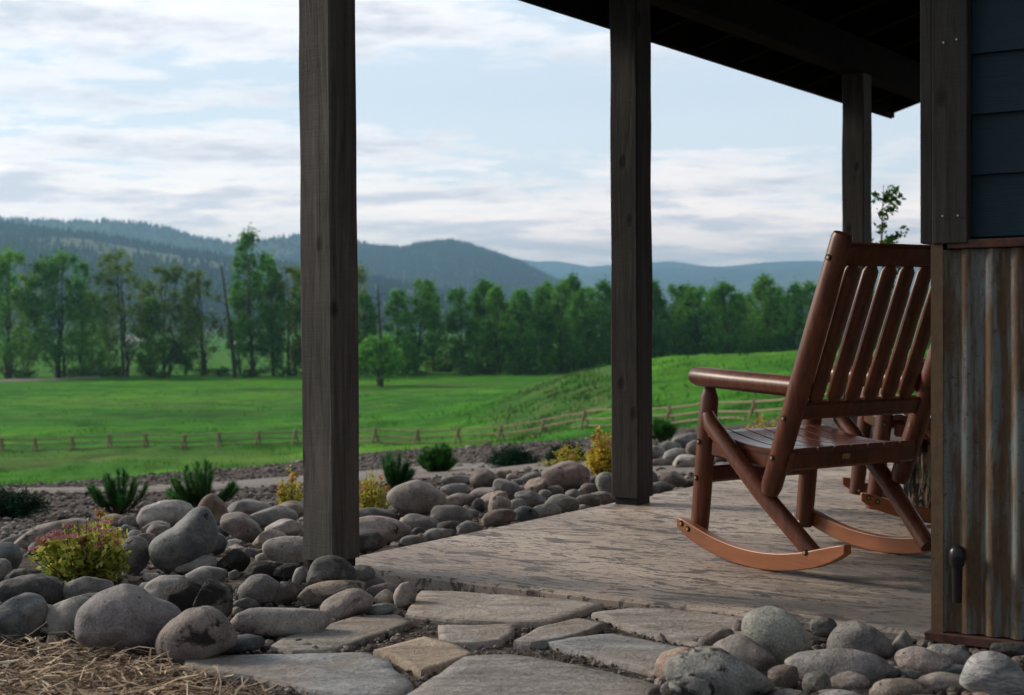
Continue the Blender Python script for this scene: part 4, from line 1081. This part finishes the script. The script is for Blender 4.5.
def pine(px, by, wpx, hpx, label, nsh=26, upright=1.0, seed=0):
    g = hit(px, by); s = g[1] / F; W, H = wpx * s, hpx * s
    root = empty('dwarf_pine', tuple(g), label, 'dwarf pine', 'dwarf pines in the gravel bed')
    st = MB(); Vn = []; nn = 0
    for i in range(nsh):
        a = rng.uniform(0, 2 * math.pi); q = math.sqrt((i + .5) / nsh); x, y = math.cos(a) * q * W / 2, math.sin(a) * q * W / 2 * .8
        z = H * (1 - .55 * q ** 2) * rng.uniform(.62, 1.05)
        b0 = V3(x * .2, y * .2, 0); b1 = V3(x * .8, y * .8, z * .45); b2 = V3(x * 1.0, y * 1.0, z)
        st.tube([b0, b1, b2], [.006, .005, .003], 5, cap=False)
        L = np.linalg.norm(b2 - b1)
        for k in range(330):
            t_ = rng.uniform(.15, 1.0); p = b0 * (1 - t_) ** 2 + 2 * b1 * t_ * (1 - t_) + b2 * t_ ** 2; tg = (b2 - b1) / L
            rd = rng.normal(size=3); rd -= tg * (rd @ tg); rd /= np.linalg.norm(rd)
            d = tg * rng.uniform(.5, 1.0) + rd * rng.uniform(.6, 1.0); d /= np.linalg.norm(d); nl = rng.uniform(.036, .062) * (s / .0065) ** .8
            w = np.cross(d, rd); w /= np.linalg.norm(w); hw = .0026 * (s / .0065)
            Vn += [p - w * hw, p + w * hw, p + d * nl]
    st.build('branch', M['twig'], root)
    obj('needles', mesh_data('needles', np.array(Vn), np.arange(len(Vn)).reshape(-1, 3), M['needle']), root)
pine(118, 514, 60, 48, 'leftmost dark green dwarf pine behind the flowering shrub', 24)
pine(202, 508, 72, 45, 'spreading dwarf pine behind the pointed rusty stone', 32)
pine(394, 490, 40, 42, 'dwarf pine with upright shoots right of the nearest post', 18)
pine(437, 474, 38, 32, 'compact round dwarf pine in the gravel left of the junipers', 36)
pine(661, 442, 32, 30, 'dwarf pine directly right of the middle post', 20)
def juniper(px, by, wpx, hpx, label):
    g = hit(px, by); s = g[1] / F; W, H = wpx * s, hpx * s
    root = empty('juniper', tuple(g), label, 'juniper', 'creeping junipers in the gravel bed')
    st = MB(); Vn = []
    for i in range(110):
        a = rng.uniform(0, 2 * math.pi); q = math.sqrt(rng.uniform()); x, y = math.cos(a) * q * W / 2, math.sin(a) * q * W / 2 * .7; z = H * (1 - .75 * q * q) * rng.uniform(.5, 1.0) + .01
        b0 = V3(x * .2, y * .2, .01); b1 = V3(x * .6, y * .6, z * .8); b2 = V3(x, y, z)
        if i % 4 == 0: st.tube([b0, b1, b2], [.004, .003, .002], 4, cap=False)
        for k in range(60):
            t_ = rng.uniform(.2, 1.0); p = b0 * (1 - t_) ** 2 + 2 * b1 * t_ * (1 - t_) + b2 * t_ ** 2 + rng.normal(0, .014, 3)
            d = rng.normal(size=3) + V3(x, y, .1) * 3; d /= np.linalg.norm(d); w = np.cross(d, rng.normal(size=3)); w /= np.linalg.norm(w)
            Vn += [p - w * .003, p + w * .003, p + d * rng.uniform(.02, .05)]
    st.build('branch', M['twig'], root)
    obj('foliage', mesh_data('foliage', np.array(Vn), np.arange(len(Vn)).reshape(-1, 3), M['juniper']), root)
juniper(10, 519, 92, 36, 'dark creeping juniper in the gravel at the left edge')
juniper(511, 468, 62, 22, 'wide dark juniper mound between the two nearer posts')
juniper(566, 463, 44, 22, 'smaller dark juniper behind the golden shrubs by the middle post')

# ------------------------------------------------------------------ rail fence
fence = empty('rail_fence', (0, 95, 0), 'long weathered split rail fence crossing the meadow below the gravel bed', 'fence')
FO = V3(0, 95, 0)
fpos = [(-35, 451, 109), (0, 451, 109), (33, 450.5, 109), (70, 447, 108), (108, 446, 108), (144, 446, 107), (182, 445.5, 106), (218, 445.5, 105), (256, 445, 104), (294, 445, 103), (334, 446, 101), (374, 448, 98.5), (416, 448.5, 96.5), (456, 446.5, 95), (500, 446, 92.5), (542, 444, 89.5), (584, 441, 86), (627, 437, 82), (669, 432, 78), (711, 428, 74), (753, 422, 69.5), (800, 413, 64), (850, 403, 58), (905, 392, 52)]
FP = []
for (px, py, d) in fpos:
    x = (px - 512) / F * d; FP.append(V3(x, d, terr(x, d)))
for i, p in enumerate(FP):
    q = p - FO; nx = FP[min(i + 1, len(FP) - 1)] - FP[max(i - 1, 0)]; nx[2] = 0; nx /= np.linalg.norm(nx); pp = V3(-nx[1], nx[0], 0)
    mb = MB(); ln = rng.normal(0, .05)
    mb.tube([q - pp * .30 - V3(0, 0, .1), q + pp * .08 + nx * ln + V3(0, 0, 1.12)], [.085, .07], 7); mb.tube([q + pp * .30 + nx * .12 - V3(0, 0, .1), q - pp * .08 + nx * (.12 + ln) + V3(0, 0, 1.10)], [.08, .065], 7)
    mb.build('fence_post', M['rail'], fence)
for i in range(len(FP) - 1):
    a, b = FP[i] - FO, FP[i + 1] - FO; e = (b - a); e /= np.linalg.norm(e)
    for hz_ in (.95, .52, .14):
        j0, j1 = rng.normal(0, .035, 2)
        MB().tube([a - e * .2 + V3(0, 0, hz_ + j0), (a + b) / 2 + V3(0, 0, hz_ + rng.normal(0, .03)), b + e * .2 + V3(0, 0, hz_ + j1)], [.055, .05, .046], 6).build('rail', M['rail'], fence)

# ------------------------------------------------------------------ trees
def make_tree(name, seed, H, Wd_, base=.18, open_=.5, leafmat='leaf_far', nclump=46, per=85, multi=1, leaf=.30, profile='oval'):
    global rng
    keep = rng; rng = np.random.default_rng(seed)
    root = empty(name)
    tr = MB(); C = []
    stems = []
    for m_ in range(multi):
        a = rng.uniform(0, 6.28); o_ = V3(math.cos(a), math.sin(a), 0) * (.35 * (m_ > 0) + .1) * 1.6
        top = V3(o_[0] * 2.2 + rng.normal(0, .5), o_[1] * 2.2 + rng.normal(0, .5), H * rng.uniform(.82, .97)); path = []
        for k in range(7):
            t_ = k / 6; path.append(o_ * (1 - t_) + top * t_ + V3(rng.normal(0, .22), rng.normal(0, .22), 0) * (0 < k < 6))
        tr.tube(path, [(.34 * (1 - t_ * .86)) * (.8 if multi > 1 else 1.0) * H / 20 for t_ in np.linspace(0, 1, 7)], 8); stems.append(path)
    nb = 0
    for c in range(nclump):
        z = rng.uniform(base, .98) ** .9; 
        rad = Wd_ / 2 * (math.sin(math.pi * min(1, (z - base) / (1 - base) * .86 + .12)) ** .6 if profile == 'oval' else (1 - .65 * (z - base) / (1 - base)))
        a = rng.uniform(0, 6.28); q = rad * math.sqrt(rng.uniform(.08, 1.0)) * .85; st_ = stems[rng.integers(len(stems))]
        k = z * 6; i = min(5, int(k)); sp = st_[i] + (st_[i + 1] - st_[i]) * (k - i)
        cc = V3(sp[0] + math.cos(a) * q, sp[1] + math.sin(a) * q, z * H)
        if c % 2 == 0:
            j = max(0.0, k - 1.1); i2 = min(5, int(j)); s0 = st_[i2] + (st_[i2 + 1] - st_[i2]) * (j - i2)
            tr.tube([s0, (s0 + cc) / 2 + V3(0, 0, .25), cc], [.10 * (1.15 - z), .07 * (1.15 - z) + .01, .02], 5, cap=False)
        cr = rng.uniform(.6, 1.15) * Wd_ * .22 * (1.15 - .5 * z)
        n_ = int(per * 1.5 * rng.uniform(.5, 1.3) * (1 - open_ * .3)); dd = rng.normal(size=(n_, 3)); dd /= np.linalg.norm(dd, axis=1)[:, None]
        C.append(cc + dd * (np.abs(rng.normal(0, .62, n_)))[:, None] * cr * V3(1, 1, 1.05))
    C = np.concatenate(C)
    tr.build('trunk', M['trunk'], root)
    obj('crown', foliage_mesh('crown', C, leaf, M[leafmat]), root)
    rng = keep
    return root
protos = {
 'tall': lambda: make_tree('cottonwood_tree', 11, 23, 9.0, .12, .3, nclump=78, per=80),
 'open': lambda: make_tree('cottonwood_tree', 12, 20, 11.0, .14, .7, 'leaf_olive', 60, 80, 2),
 'full': lambda: make_tree('cottonwood_tree', 13, 18, 9, .08, .1, nclump=74, per=95),
 'narrow': lambda: make_tree('cottonwood_tree', 14, 18, 6.5, .06, .1, nclump=66, per=85),
 'multi': lambda: make_tree('cottonwood_tree', 15, 20, 12.0, .12, .3, nclump=90, per=85, multi=3),
 'full2': lambda: make_tree('cottonwood_tree', 16, 17, 8, .05, .1, 'leaf_far', 70, 95),
 'olive': lambda: make_tree('cottonwood_tree', 17, 19, 10, .10, .5, 'leaf_olive', 72, 80, 2),
 'round': lambda: make_tree('cottonwood_tree', 18, 9, 9, .22, .2, nclump=46, per=90),
}
PR = {}; HT = {'tall': 23, 'open': 20, 'full': 18, 'narrow': 18, 'multi': 20, 'full2': 17, 'olive': 19, 'round': 9}
def place_tree(kind, px, topy, D, label, group=None, wide=1.0):
    x = (px - 512) / F * D; z = terr(x, D); top = CAMH + (322 - topy + (px - 512) * -.006) * D / F
    sc = (top - z) / HT[kind]
    if kind not in PR: PR[kind] = protos[kind](); o = PR[kind]
    else: o = copy_tree(PR[kind])
    o.location = (x, D, z - .15); o.scale = (sc * wide, sc * wide, sc); o.rotation_euler = (0, 0, rng.uniform(0, 6.28))
    tag(o, label, 'tree', group); return o
LT = [('multi', 8, 250, 262, 'dense cottonwood cut by the left edge of the picture', 1.0), ('multi', 60, 252, 262, 'broad three-stemmed cottonwood, second big one from the left edge', 1.0), ('tall', 79, 262, 268, 'slim cottonwood leaning out right of the broad three-stemmed one', .8),
      ('full2', 92, 292, 274, 'low leafy tree filling in right of the leftmost stand', .95), ('open', 128, 249, 262, 'open-crowned olive cottonwood with a forked dark trunk', 1.05), ('olive', 165, 262, 270, 'thin-topped olive cottonwood left of the leaning snag', 1.0),
      ('full2', 150, 298, 265, 'low dense green tree in front of the olive cottonwoods', .95), ('narrow', 433, 290, 276, 'narrow green tree at the left side of the gap before the dense wood', .9), ('open', 205, 268, 268, 'airy olive cottonwood just left of the leaning snag', .9), ('full', 186, 297, 272, 'bushy green tree low between two olive cottonwoods', .8),
      ('tall', 254, 232, 262, 'tallest cottonwood with a sparse spire against the sky', .95), ('narrow', 273, 256, 266, 'narrow cottonwood hugging the right side of the tallest tree', .85), ('olive', 290, 262, 268, 'olive-topped cottonwood half hidden by the nearest post', 1.0), ('narrow', 240, 283, 270, 'short narrow tree left of the tallest cottonwood', .8),
      ('full', 312, 268, 272, 'full green cottonwood directly behind the nearest post', .9), ('olive', 345, 262, 270, 'cottonwood behind the right side of the nearest post', .9), ('full', 362, 292, 266, 'dense green tree left of the dark snag', .8),
      ('full', 417, 277, 268, 'broad rounded cottonwood right of the dark snag', 1.05), ('full2', 397, 290, 272, 'green tree between the dark snag and the broad rounded cottonwood', .9), ('round', 380, 336, 216, 'squat round tree in front, on a pale trunk in the meadow', 1.25), ('round', 405, 342, 262, 'small bushy tree below the broad rounded cottonwood', 1.0),
      ('olive', 24, 270, 300, 'thin tree behind the gap at the left edge', .8), ('olive', 108, 290, 310, 'faint olive tree behind the left-hand gap', .8)]
for k_, px, ty, D, lab, wd in LT: place_tree(k_, px, ty, D, lab, 'cottonwoods along the far edge of the meadow', wd)
RT = [(464, 286), (479, 289), (487, 279), (500, 283), (515, 288), (520, 291), (535, 287), (548, 281), (561, 283), (574, 275), (588, 284), (602, 281), (615, 287), (628, 280), (641, 284), (657, 279), (672, 283), (687, 287), (701, 284), (716, 289), (727, 281), (742, 290), (756, 284), (767, 276), (782, 284), (797, 282), (812, 281), (828, 288), (845, 285), (862, 281), (882, 290), (905, 284), (930, 286), (960, 282)]
lab_r = 'leafy green cottonwood in the dense wood behind the grassy mound'
kinds = ['full', 'narrow', 'full2', 'narrow', 'full', 'full2']
for i, (px, ty) in enumerate(RT):
    place_tree(kinds[i % 6], px, ty + rng.uniform(-2, 2), 268 + (i * 37 % 5) * 4, lab_r, 'cottonwoods in the dense right-hand wood', rng.uniform(.85, 1.1))
for i in range(24):
    px = 484 + i * 21 + rng.uniform(-6, 6); place_tree(kinds[(i * 5 + 1) % 6], px, 292 + rng.uniform(-3, 9), 292 + rng.uniform(0, 14), lab_r, 'cottonwoods in the dense right-hand wood', 1.0)
# snags
def snag(px0, by, px1, ty, D, r0, label, nb=10, seed=3):
    rr = np.random.default_rng(seed); x0 = (px0 - 512) / F * D; z0 = terr(x0, D); x1 = (px1 - 512) / F * D; z1 = CAMH + (322 - ty) * D / F
    root = empty('dead_tree', (x0, D, z0), label, 'tree'); T = MB(); b0 = V3(0, 0, -.1); b1 = V3(x1 - x0, 0, z1 - z0)
    T.tube([b0, b0 * .6 + b1 * .4 + V3(.2, 0, 0), b1], [r0, r0 * .7, r0 * .25], 8)
    T.build('trunk', M['trunk'], root)
    for i in range(nb):
        t_ = rr.uniform(.4, .97); s_ = b0 * (1 - t_) + b1 * t_; a = rr.uniform(0, 6.28); L = rr.uniform(.8, 2.6) * (1.2 - t_ * .5); e = s_ + V3(math.cos(a) * L, math.sin(a) * L, rr.uniform(.1, .9))
        MB().tube([s_, (s_ + e) / 2 + V3(0, 0, .2), e], [r0 * .25, r0 * .16, .02], 5, cap=False).build('branch', M['trunk'], root)
snag(235, 377, 222, 264, 260, .42, 'bare leaning dead trunk left of the tallest cottonwood', 6)
snag(381, 381, 378, 284, 215, .34, 'dark bare-topped snag rising from the squat round tree', 16, 5)
# undergrowth along the tree line
C = []
for i in range(260):
    px = rng.uniform(-60, 990); D = rng.uniform(258, 285); x = (px - 512) / F * D
    if (px < 440 and rng.uniform() < .5) or 436 < px < 460: continue
    hh = rng.uniform(.7, 2.6) * (1.25 if px > 450 else 1.0); n_ = 150; dd = rng.normal(size=(n_, 3)); dd /= np.linalg.norm(dd, axis=1)[:, None]
    C.append(V3(x, D, terr(x, D) + hh * .4) + dd * rng.uniform(.3, 1, (n_, 1)) * V3(1.8, 1.5, hh * .7))
tag(obj('undergrowth', foliage_mesh('undergrowth', np.concatenate(C), .32, M['brush'])), kind='stuff')
# pale willows beyond the gap
for (px, D, w_, h_, lab) in ((450, 300, 9, 6.2, 'pale yellow-green willow bush in the gap left of the dense wood'), (441, 285, 6, 3.0, 'low pale willow bush under the gap beside the rounded cottonwood')):
    x = (px - 512) / F * D; z = terr(x, D); root = empty('willow_bush', (x, D, z), lab, 'bush')
    n_ = 2200; dd = rng.normal(size=(n_, 3)); dd /= np.linalg.norm(dd, axis=1)[:, None]; C = dd * rng.uniform(.5, 1, (n_, 1)) * V3(w_ / 2, w_ / 2.4, h_ * .62) + V3(0, 0, h_ * .4)
    C = C[C[:, 2] > 0]; C *= 1 + .15 * np.sin(C * 1.7); tw = MB()
    for k in range(9): a = k * .7; tw.tube([V3(0, 0, -.1), V3(math.cos(a) * w_ * .15, math.sin(a) * w_ * .15, h_ * .4), V3(math.cos(a) * w_ * .3, math.sin(a) * w_ * .3, h_ * .8)], [.09, .06, .02], 5)
    tw.build('stem', M['trunk'], root); obj('leaves', foliage_mesh('leaves', C, .34, M['bright_brush']), root)

# sapling behind the farthest post and shrubs behind the chairs
g = hit(878, 447); Ds = 13.5; xs = (884 - 512) / F * Ds; zs = terr(xs, Ds); zt2 = CAMH + (320 - 186) * Ds / F; Hs = zt2 - zs
sap = empty('aspen_sapling', (xs, Ds, zs), 'young leafy sapling showing above the chair beside the farthest post', 'tree')
T = MB(); L = []
T.tube([V3(0, 0, 0), V3(.02, 0, Hs * .5), V3(-.02, 0, Hs * .8), V3(0, 0, Hs)], [.022, .016, .009, .003], 7)
for i in range(64):
    z = Hs * rng.uniform(.12, .97); a = rng.uniform(0, 6.28); ln = (.42 - .28 * z / Hs) * rng.uniform(.5, 1.0); e = V3(math.cos(a) * ln, math.sin(a) * ln, z + ln * rng.uniform(.2, .9)); s_ = V3(0, 0, z)
    T.tube([s_, (s_ + e) / 2, e], [.005, .004, .002], 4, cap=False)
    for k in range(20): t_ = rng.uniform(.3, 1.05); L.append(s_ + (e - s_) * t_ + rng.normal(0, .022, 3))
T.build('trunk', M['twig'], sap); obj('crown', foliage_mesh('crown', L, .036, M['green_leaf']), sap)

# ------------------------------------------------------------------ far buildings
def barn(px, D, L, Wb, Hb, roofc, wallc, label, yaw=.3):
    x = (px - 512) / F * D; root = empty('barn', (x, D, terr(x, D)), label, 'barn'); root.rotation_euler = (0, 0, yaw)
    MB().box((0, 0, Hb / 2), (1, 0, 0), (0, 1, 0), (0, 0, 1), L / 2, Wb / 2, Hb / 2 + .2).build('wall', M[wallc], root)
    rf = MB(); e = .4; rh = Wb * .35
    rf.add([(-L / 2 - e, -Wb / 2 - e, Hb), (L / 2 + e, -Wb / 2 - e, Hb), (L / 2 + e, 0, Hb + rh), (-L / 2 - e, 0, Hb + rh), (-L / 2 - e, Wb / 2 + e, Hb), (L / 2 + e, Wb / 2 + e, Hb)], [(0, 1, 2, 3), (3, 2, 5, 4), (0, 3, 4), (1, 5, 2), (0, 4, 5, 1)])
    rf.build('roof', M[roofc], root)
    MB().box((L * .1, -Wb / 2 - .04, Hb * .4), (1, 0, 0), (0, 1, 0), (0, 0, 1), L * .12, .05, Hb * .4).build('door', M['dark'], root)
barn(33, 560, 14, 8, 3.6, 'roofing', 'trunk', 'dark low barn in the far field behind the leftmost trees')
barn(141, 620, 11, 7, 3.2, 'white', 'white', 'white farm building glimpsed between trunks left of the snag', .1)
barn(243, 560, 5, 4, 2.4, 'white', 'white', 'small white shed glimpsed beside the tallest cottonwood', .5)

# ------------------------------------------------------------------ hills and far forest
def hill(name, D, crest, dfront, dback, rough, dryf=None, nx=260, ny=44, trees=0, th=14, x0=None, x1=None, tree_mat='conifer'):
    xs = [c[0] for c in crest]; ys = [c[1] for c in crest]; x0 = xs[0] if x0 is None else x0; x1 = xs[-1] if x1 is None else x1
    PX = np.linspace(x0, x1, nx); Z = np.zeros((nx, ny)); XY = np.zeros((nx, ny, 2)); dry = np.zeros((nx, ny))
    tb = np.linspace(-1, 1, ny)
    for i, px in enumerate(PX):
        cy = np.interp(px, xs, ys); zc = CAMH + (322 - cy - (px - 512) * .006) * D / F
        for j, t_ in enumerate(tb):
            d = D + (t_ * dfront if t_ < 0 else t_ * dback)
            x = (px - 512) / F * D * (1 + .25 * (d - D) / D); prof = math.cos(abs(t_) * math.pi / 2) ** 1.15
            nz_ = mn.fractal(Vector((x * rough, d * rough, D * .01)), .9, 2.1, 5)
            z = -9.5 + (zc + 9.5) * prof + nz_ * (zc + 9.5) * .16 * (abs(t_) ** .7) * (1 - abs(t_)) * 2.2
            if abs(t_) > .97: z = -14
            Z[i, j] = z; XY[i, j] = (x, d)
            if dryf: dry[i, j] = dryf(px, t_, nz_)
    V = np.concatenate([XY, Z[..., None]], 2).reshape(-1, 3)
    Fc = [(i * ny + j, (i + 1) * ny + j, (i + 1) * ny + j + 1, i * ny + j + 1) for i in range(nx - 1) for j in range(ny - 1)]
    me = mesh_data(name, V, Fc, M['hill'], smooth=True); a = me.attributes.new('dry', 'FLOAT', 'POINT'); a.data.foreach_set('value', dry.reshape(-1))
    tag(obj(name, me), kind='structure')
    if trees:
        VV = []; FF = []; n = 0; cnt = 0
        while cnt < trees + 900:
            i = rng.uniform(0, nx - 2); j = rng.uniform(1, ny * .58) if cnt < trees else (ny - 1) / 2 + rng.uniform(-.7, .2); i0, j0 = int(i), int(j); fi, fj = i - i0, j - j0
            g = lambda A: (1 - fi) * ((1 - fj) * A[i0, j0] + fj * A[i0, j0 + 1]) + fi * ((1 - fj) * A[i0 + 1, j0] + fj * A[i0 + 1, j0 + 1])
            if g(dry) > .5 and rng.uniform() < .88: continue
            x, y = g(XY[..., 0]), g(XY[..., 1]); z = g(Z)
            if z < -8: continue
            h = th * rng.uniform(.6, 1.35) * (1.25 if cnt >= trees else 1); w = h * rng.uniform(.2, .34); k = len(VV); a0 = rng.uniform(0, 1.5)
            for q in range(4): VV.append((x + w * math.cos(a0 + q * 1.571), y + w * math.sin(a0 + q * 1.571), z - 1))
            VV.append((x, y, z + h)); FF += [(k + q, k + (q + 1) % 4, k + 4) for q in range(4)]; cnt += 1
        tag(obj('hill_forest', mesh_data('hill_forest', np.array(VV), FF, M[tree_mat])), kind='stuff')
def dry1(px, t_, nz_):
    # grassy bench high on the near hill
    band = math.exp(-((t_ + .27) / .15) ** 2)
    return band * .9 * min(1, max(.2, (px - 40) / 60)) + .45 * nz_
hill('near_hill', 2600, [(-700, 190), (-300, 205), (0, 229), (60, 237), (117, 243), (176, 253), (205, 258), (240, 264), (300, 271), (350, 279), (450, 297), (560, 318)], 900, 900, .0012, dry1, trees=15000, th=13)
hill('left_ridge', 4600, [(-800, 205), (-300, 215), (0, 224), (97, 228.5), (146, 228), (176, 234), (205, 243), (243, 249), (264, 247), (293, 242), (330, 240), (380, 262), (450, 290), (500, 316)], 1300, 1400, .0008, trees=9000, th=15)
hill('middle_hill', 4300, [(230, 300), (270, 270), (310, 256), (357, 247), (383, 252), (406, 252), (423, 248), (453, 246), (473, 251), (496, 259), (519, 267), (539, 277), (566, 290), (600, 305), (640, 319)], 1100, 1300, .0010, lambda px, t_, nz_: .9 if (nz_ > .45) else .1 + .2 * nz_, trees=10500, th=15)
hill('far_hills', 8600, [(300, 300), (440, 285), (520, 280), (600, 273), (653, 269), (713, 268), (760, 270), (820, 268), (900, 269), (1000, 267), (1300, 270), (1700, 262)], 1500, 1200, .0007, lambda px, t_, nz_: .3 + nz_)
hill('far_mountains', 10600, [(300, 275), (430, 262), (503, 257.5), (539, 261), (556, 260), (589, 266), (630, 263), (672, 261), (703, 267), (729, 267), (766, 263), (817, 261), (900, 264), (1000, 259), (1300, 262), (1800, 250)], 1300, 1100, .0006)

# ------------------------------------------------------------------ haze
hm = bpy.data.materials.new('haze'); hm.use_nodes = True; hm.node_tree.nodes.clear()
out = hm.node_tree.nodes.new('ShaderNodeOutputMaterial'); pv = hm.node_tree.nodes.new('ShaderNodeVolumePrincipled')
pv.inputs['Color'].default_value = (.40, .73, 1.0, 1); pv.inputs['Density'].default_value = 1.95e-4; pv.inputs['Anisotropy'].default_value = .68
hm.node_tree.links.new(pv.outputs[0], out.inputs['Volume'])
mb = MB(); mb.box((0, 0, 228), (1, 0, 0), (0, 1, 0), (0, 0, 1), 12600, 12600, 272)
tag(mb.build('haze', hm), kind='stuff')

# ------------------------------------------------------------------ sky and sun
wd = bpy.data.worlds.new('World'); S.world = wd; wd.use_nodes = True; N = wd.node_tree.nodes; Lk = wd.node_tree.links
bg = N['Background']; bg.inputs['Strength'].default_value = .10
SUN_EL, SUN_AZ = math.radians(27), math.radians(-66)    # azimuth from +Y, negative = left
sky = N.new('ShaderNodeTexSky'); sky.sky_type = 'NISHITA'; sky.sun_disc = False; sky.sun_elevation = SUN_EL; sky.sun_rotation = SUN_AZ; sky.altitude = 900; sky.air_density = 1.0; sky.dust_density = 1.0; sky.ozone_density = 1.5
class WN(NT):
    def __init__(s): s.t = wd.node_tree; s.N = N; s.L = Lk
w = WN()
tc = w.n('ShaderNodeTexCoord').outputs['Generated']
sep = w.n('ShaderNodeSeparateXYZ'); Lk.new(tc, sep.inputs[0])
den = w.math('ADD', w.math('MAXIMUM', sep.outputs[2], 0.0), .11)
u_ = w.math('DIVIDE', sep.outputs[0], den); v_ = w.math('DIVIDE', sep.outputs[1], den)
cmb = w.n('ShaderNodeCombineXYZ'); Lk.new(u_, cmb.inputs[0]); Lk.new(v_, cmb.inputs[1])
def cl(scale, sx, sy, loc, detail=7, rough=.55, dist=.3):
    mp = w.n('ShaderNodeMapping'); Lk.new(cmb.outputs[0], mp.inputs[0]); mp.inputs['Scale'].default_value = (sx, sy, 1); mp.inputs['Location'].default_value = loc
    return w.noise(mp.outputs[0], scale, detail, rough, dist)
def dens(dy=0.0):
    a = cl(.62, .8, 1.0, (3.1, 1.7 + dy * .62, 0), 4, .5, .4); b = cl(1.9, .75, 1.0, (1.3, 8.2 + dy * 1.9, 0), 10, .62, .25); c = cl(6.5, .8, 1.0, (4.3, 2.2 + dy * 6.5, 0), 6, .65, .2)
    return w.math('ADD', w.math('ADD', w.math('MULTIPLY', a, .36), w.math('MULTIPLY', b, .48)), w.math('MULTIPLY', c, .16))
cov = dens(); cov2 = dens(.16)
el = sep.outputs[2]
cb = w.ramp(el, [(0.0, .60), (.085, .56), (.115, .52), (.14, .45), (.165, .45), (.19, .50), (.24, .54), (.5, .52)])
cbs = w.math('SUBTRACT', w.math('ADD', cov, cb), .5)
mask = w.ramp(cbs, [(.475, 0.0), (.515, .62), (.58, 1.0)])
lit = w.math('ADD', w.math('MULTIPLY', w.math('SUBTRACT', cov2, cov), 4.5), .5)
thick = w.math('MULTIPLY', w.math('SUBTRACT', cbs, .5), 2.2)
ccol = w.ramp(w.math('SUBTRACT', w.math('ADD', lit, .12), thick), [(.02, (4.9, 5.0, 5.5)), (.32, (6.7, 6.5, 6.7)), (.55, (8.2, 7.7, 7.5)), (.85, (9.2, 8.6, 8.2))])
skc = w.mix(sky.outputs[0], (5.7, 6.3, 6.9), .8)
fin = w.mix(skc, ccol, mask)
fin = w.mix(fin, w.ramp(w.math('MULTIPLY', w.math('ADD', sep.outputs[1], 1.0), .5), [(0.0, .38), (.40, .64), (.70, 1.15), (1.0, 1.33)]), 1.0, 'MULTIPLY')  # unseen sky behind the camera dimmed on purpose to darken porch and house
fin = w.mix(fin, w.ramp(el, [(0.0, (3.9, 3.0, 2.5)), (.045, (2.3, 1.95, 1.72)), (.09, (1.42, 1.28, 1.18)), (.15, (1.03, .98, .95)), (.25, (.92, .92, .92)), (.7, (.6, .6, .6))]), 1.0, 'MULTIPLY')
Lk.new(fin, bg.inputs['Color'])
# below the horizon keep the plain sky
sl = bpy.data.lights.new('sun', 'SUN'); sl.energy = 2.5; sl.angle = math.radians(14); sl.color = (1.0, .86, .70)
so = bpy.data.objects.new('sun', sl); COL.objects.link(so)
sd = Vector((math.sin(SUN_AZ) * math.cos(SUN_EL), math.cos(SUN_AZ) * math.cos(SUN_EL), math.sin(SUN_EL)))
so.rotation_euler = (-sd).to_track_quat('-Z', 'Y').to_euler()

S.view_settings.view_transform = 'Standard'; S.view_settings.look = 'None'; S.view_settings.exposure = .47; S.view_settings.gamma = 1
S.render.engine = 'CYCLES'; c_ = S.cycles
c_.use_denoising = True; c_.max_bounces = 6; c_.diffuse_bounces = 3; c_.glossy_bounces = 2; c_.transmission_bounces = 3; c_.volume_bounces = 0; c_.transparent_max_bounces = 4
c_.sample_clamp_indirect = 6
print('done')
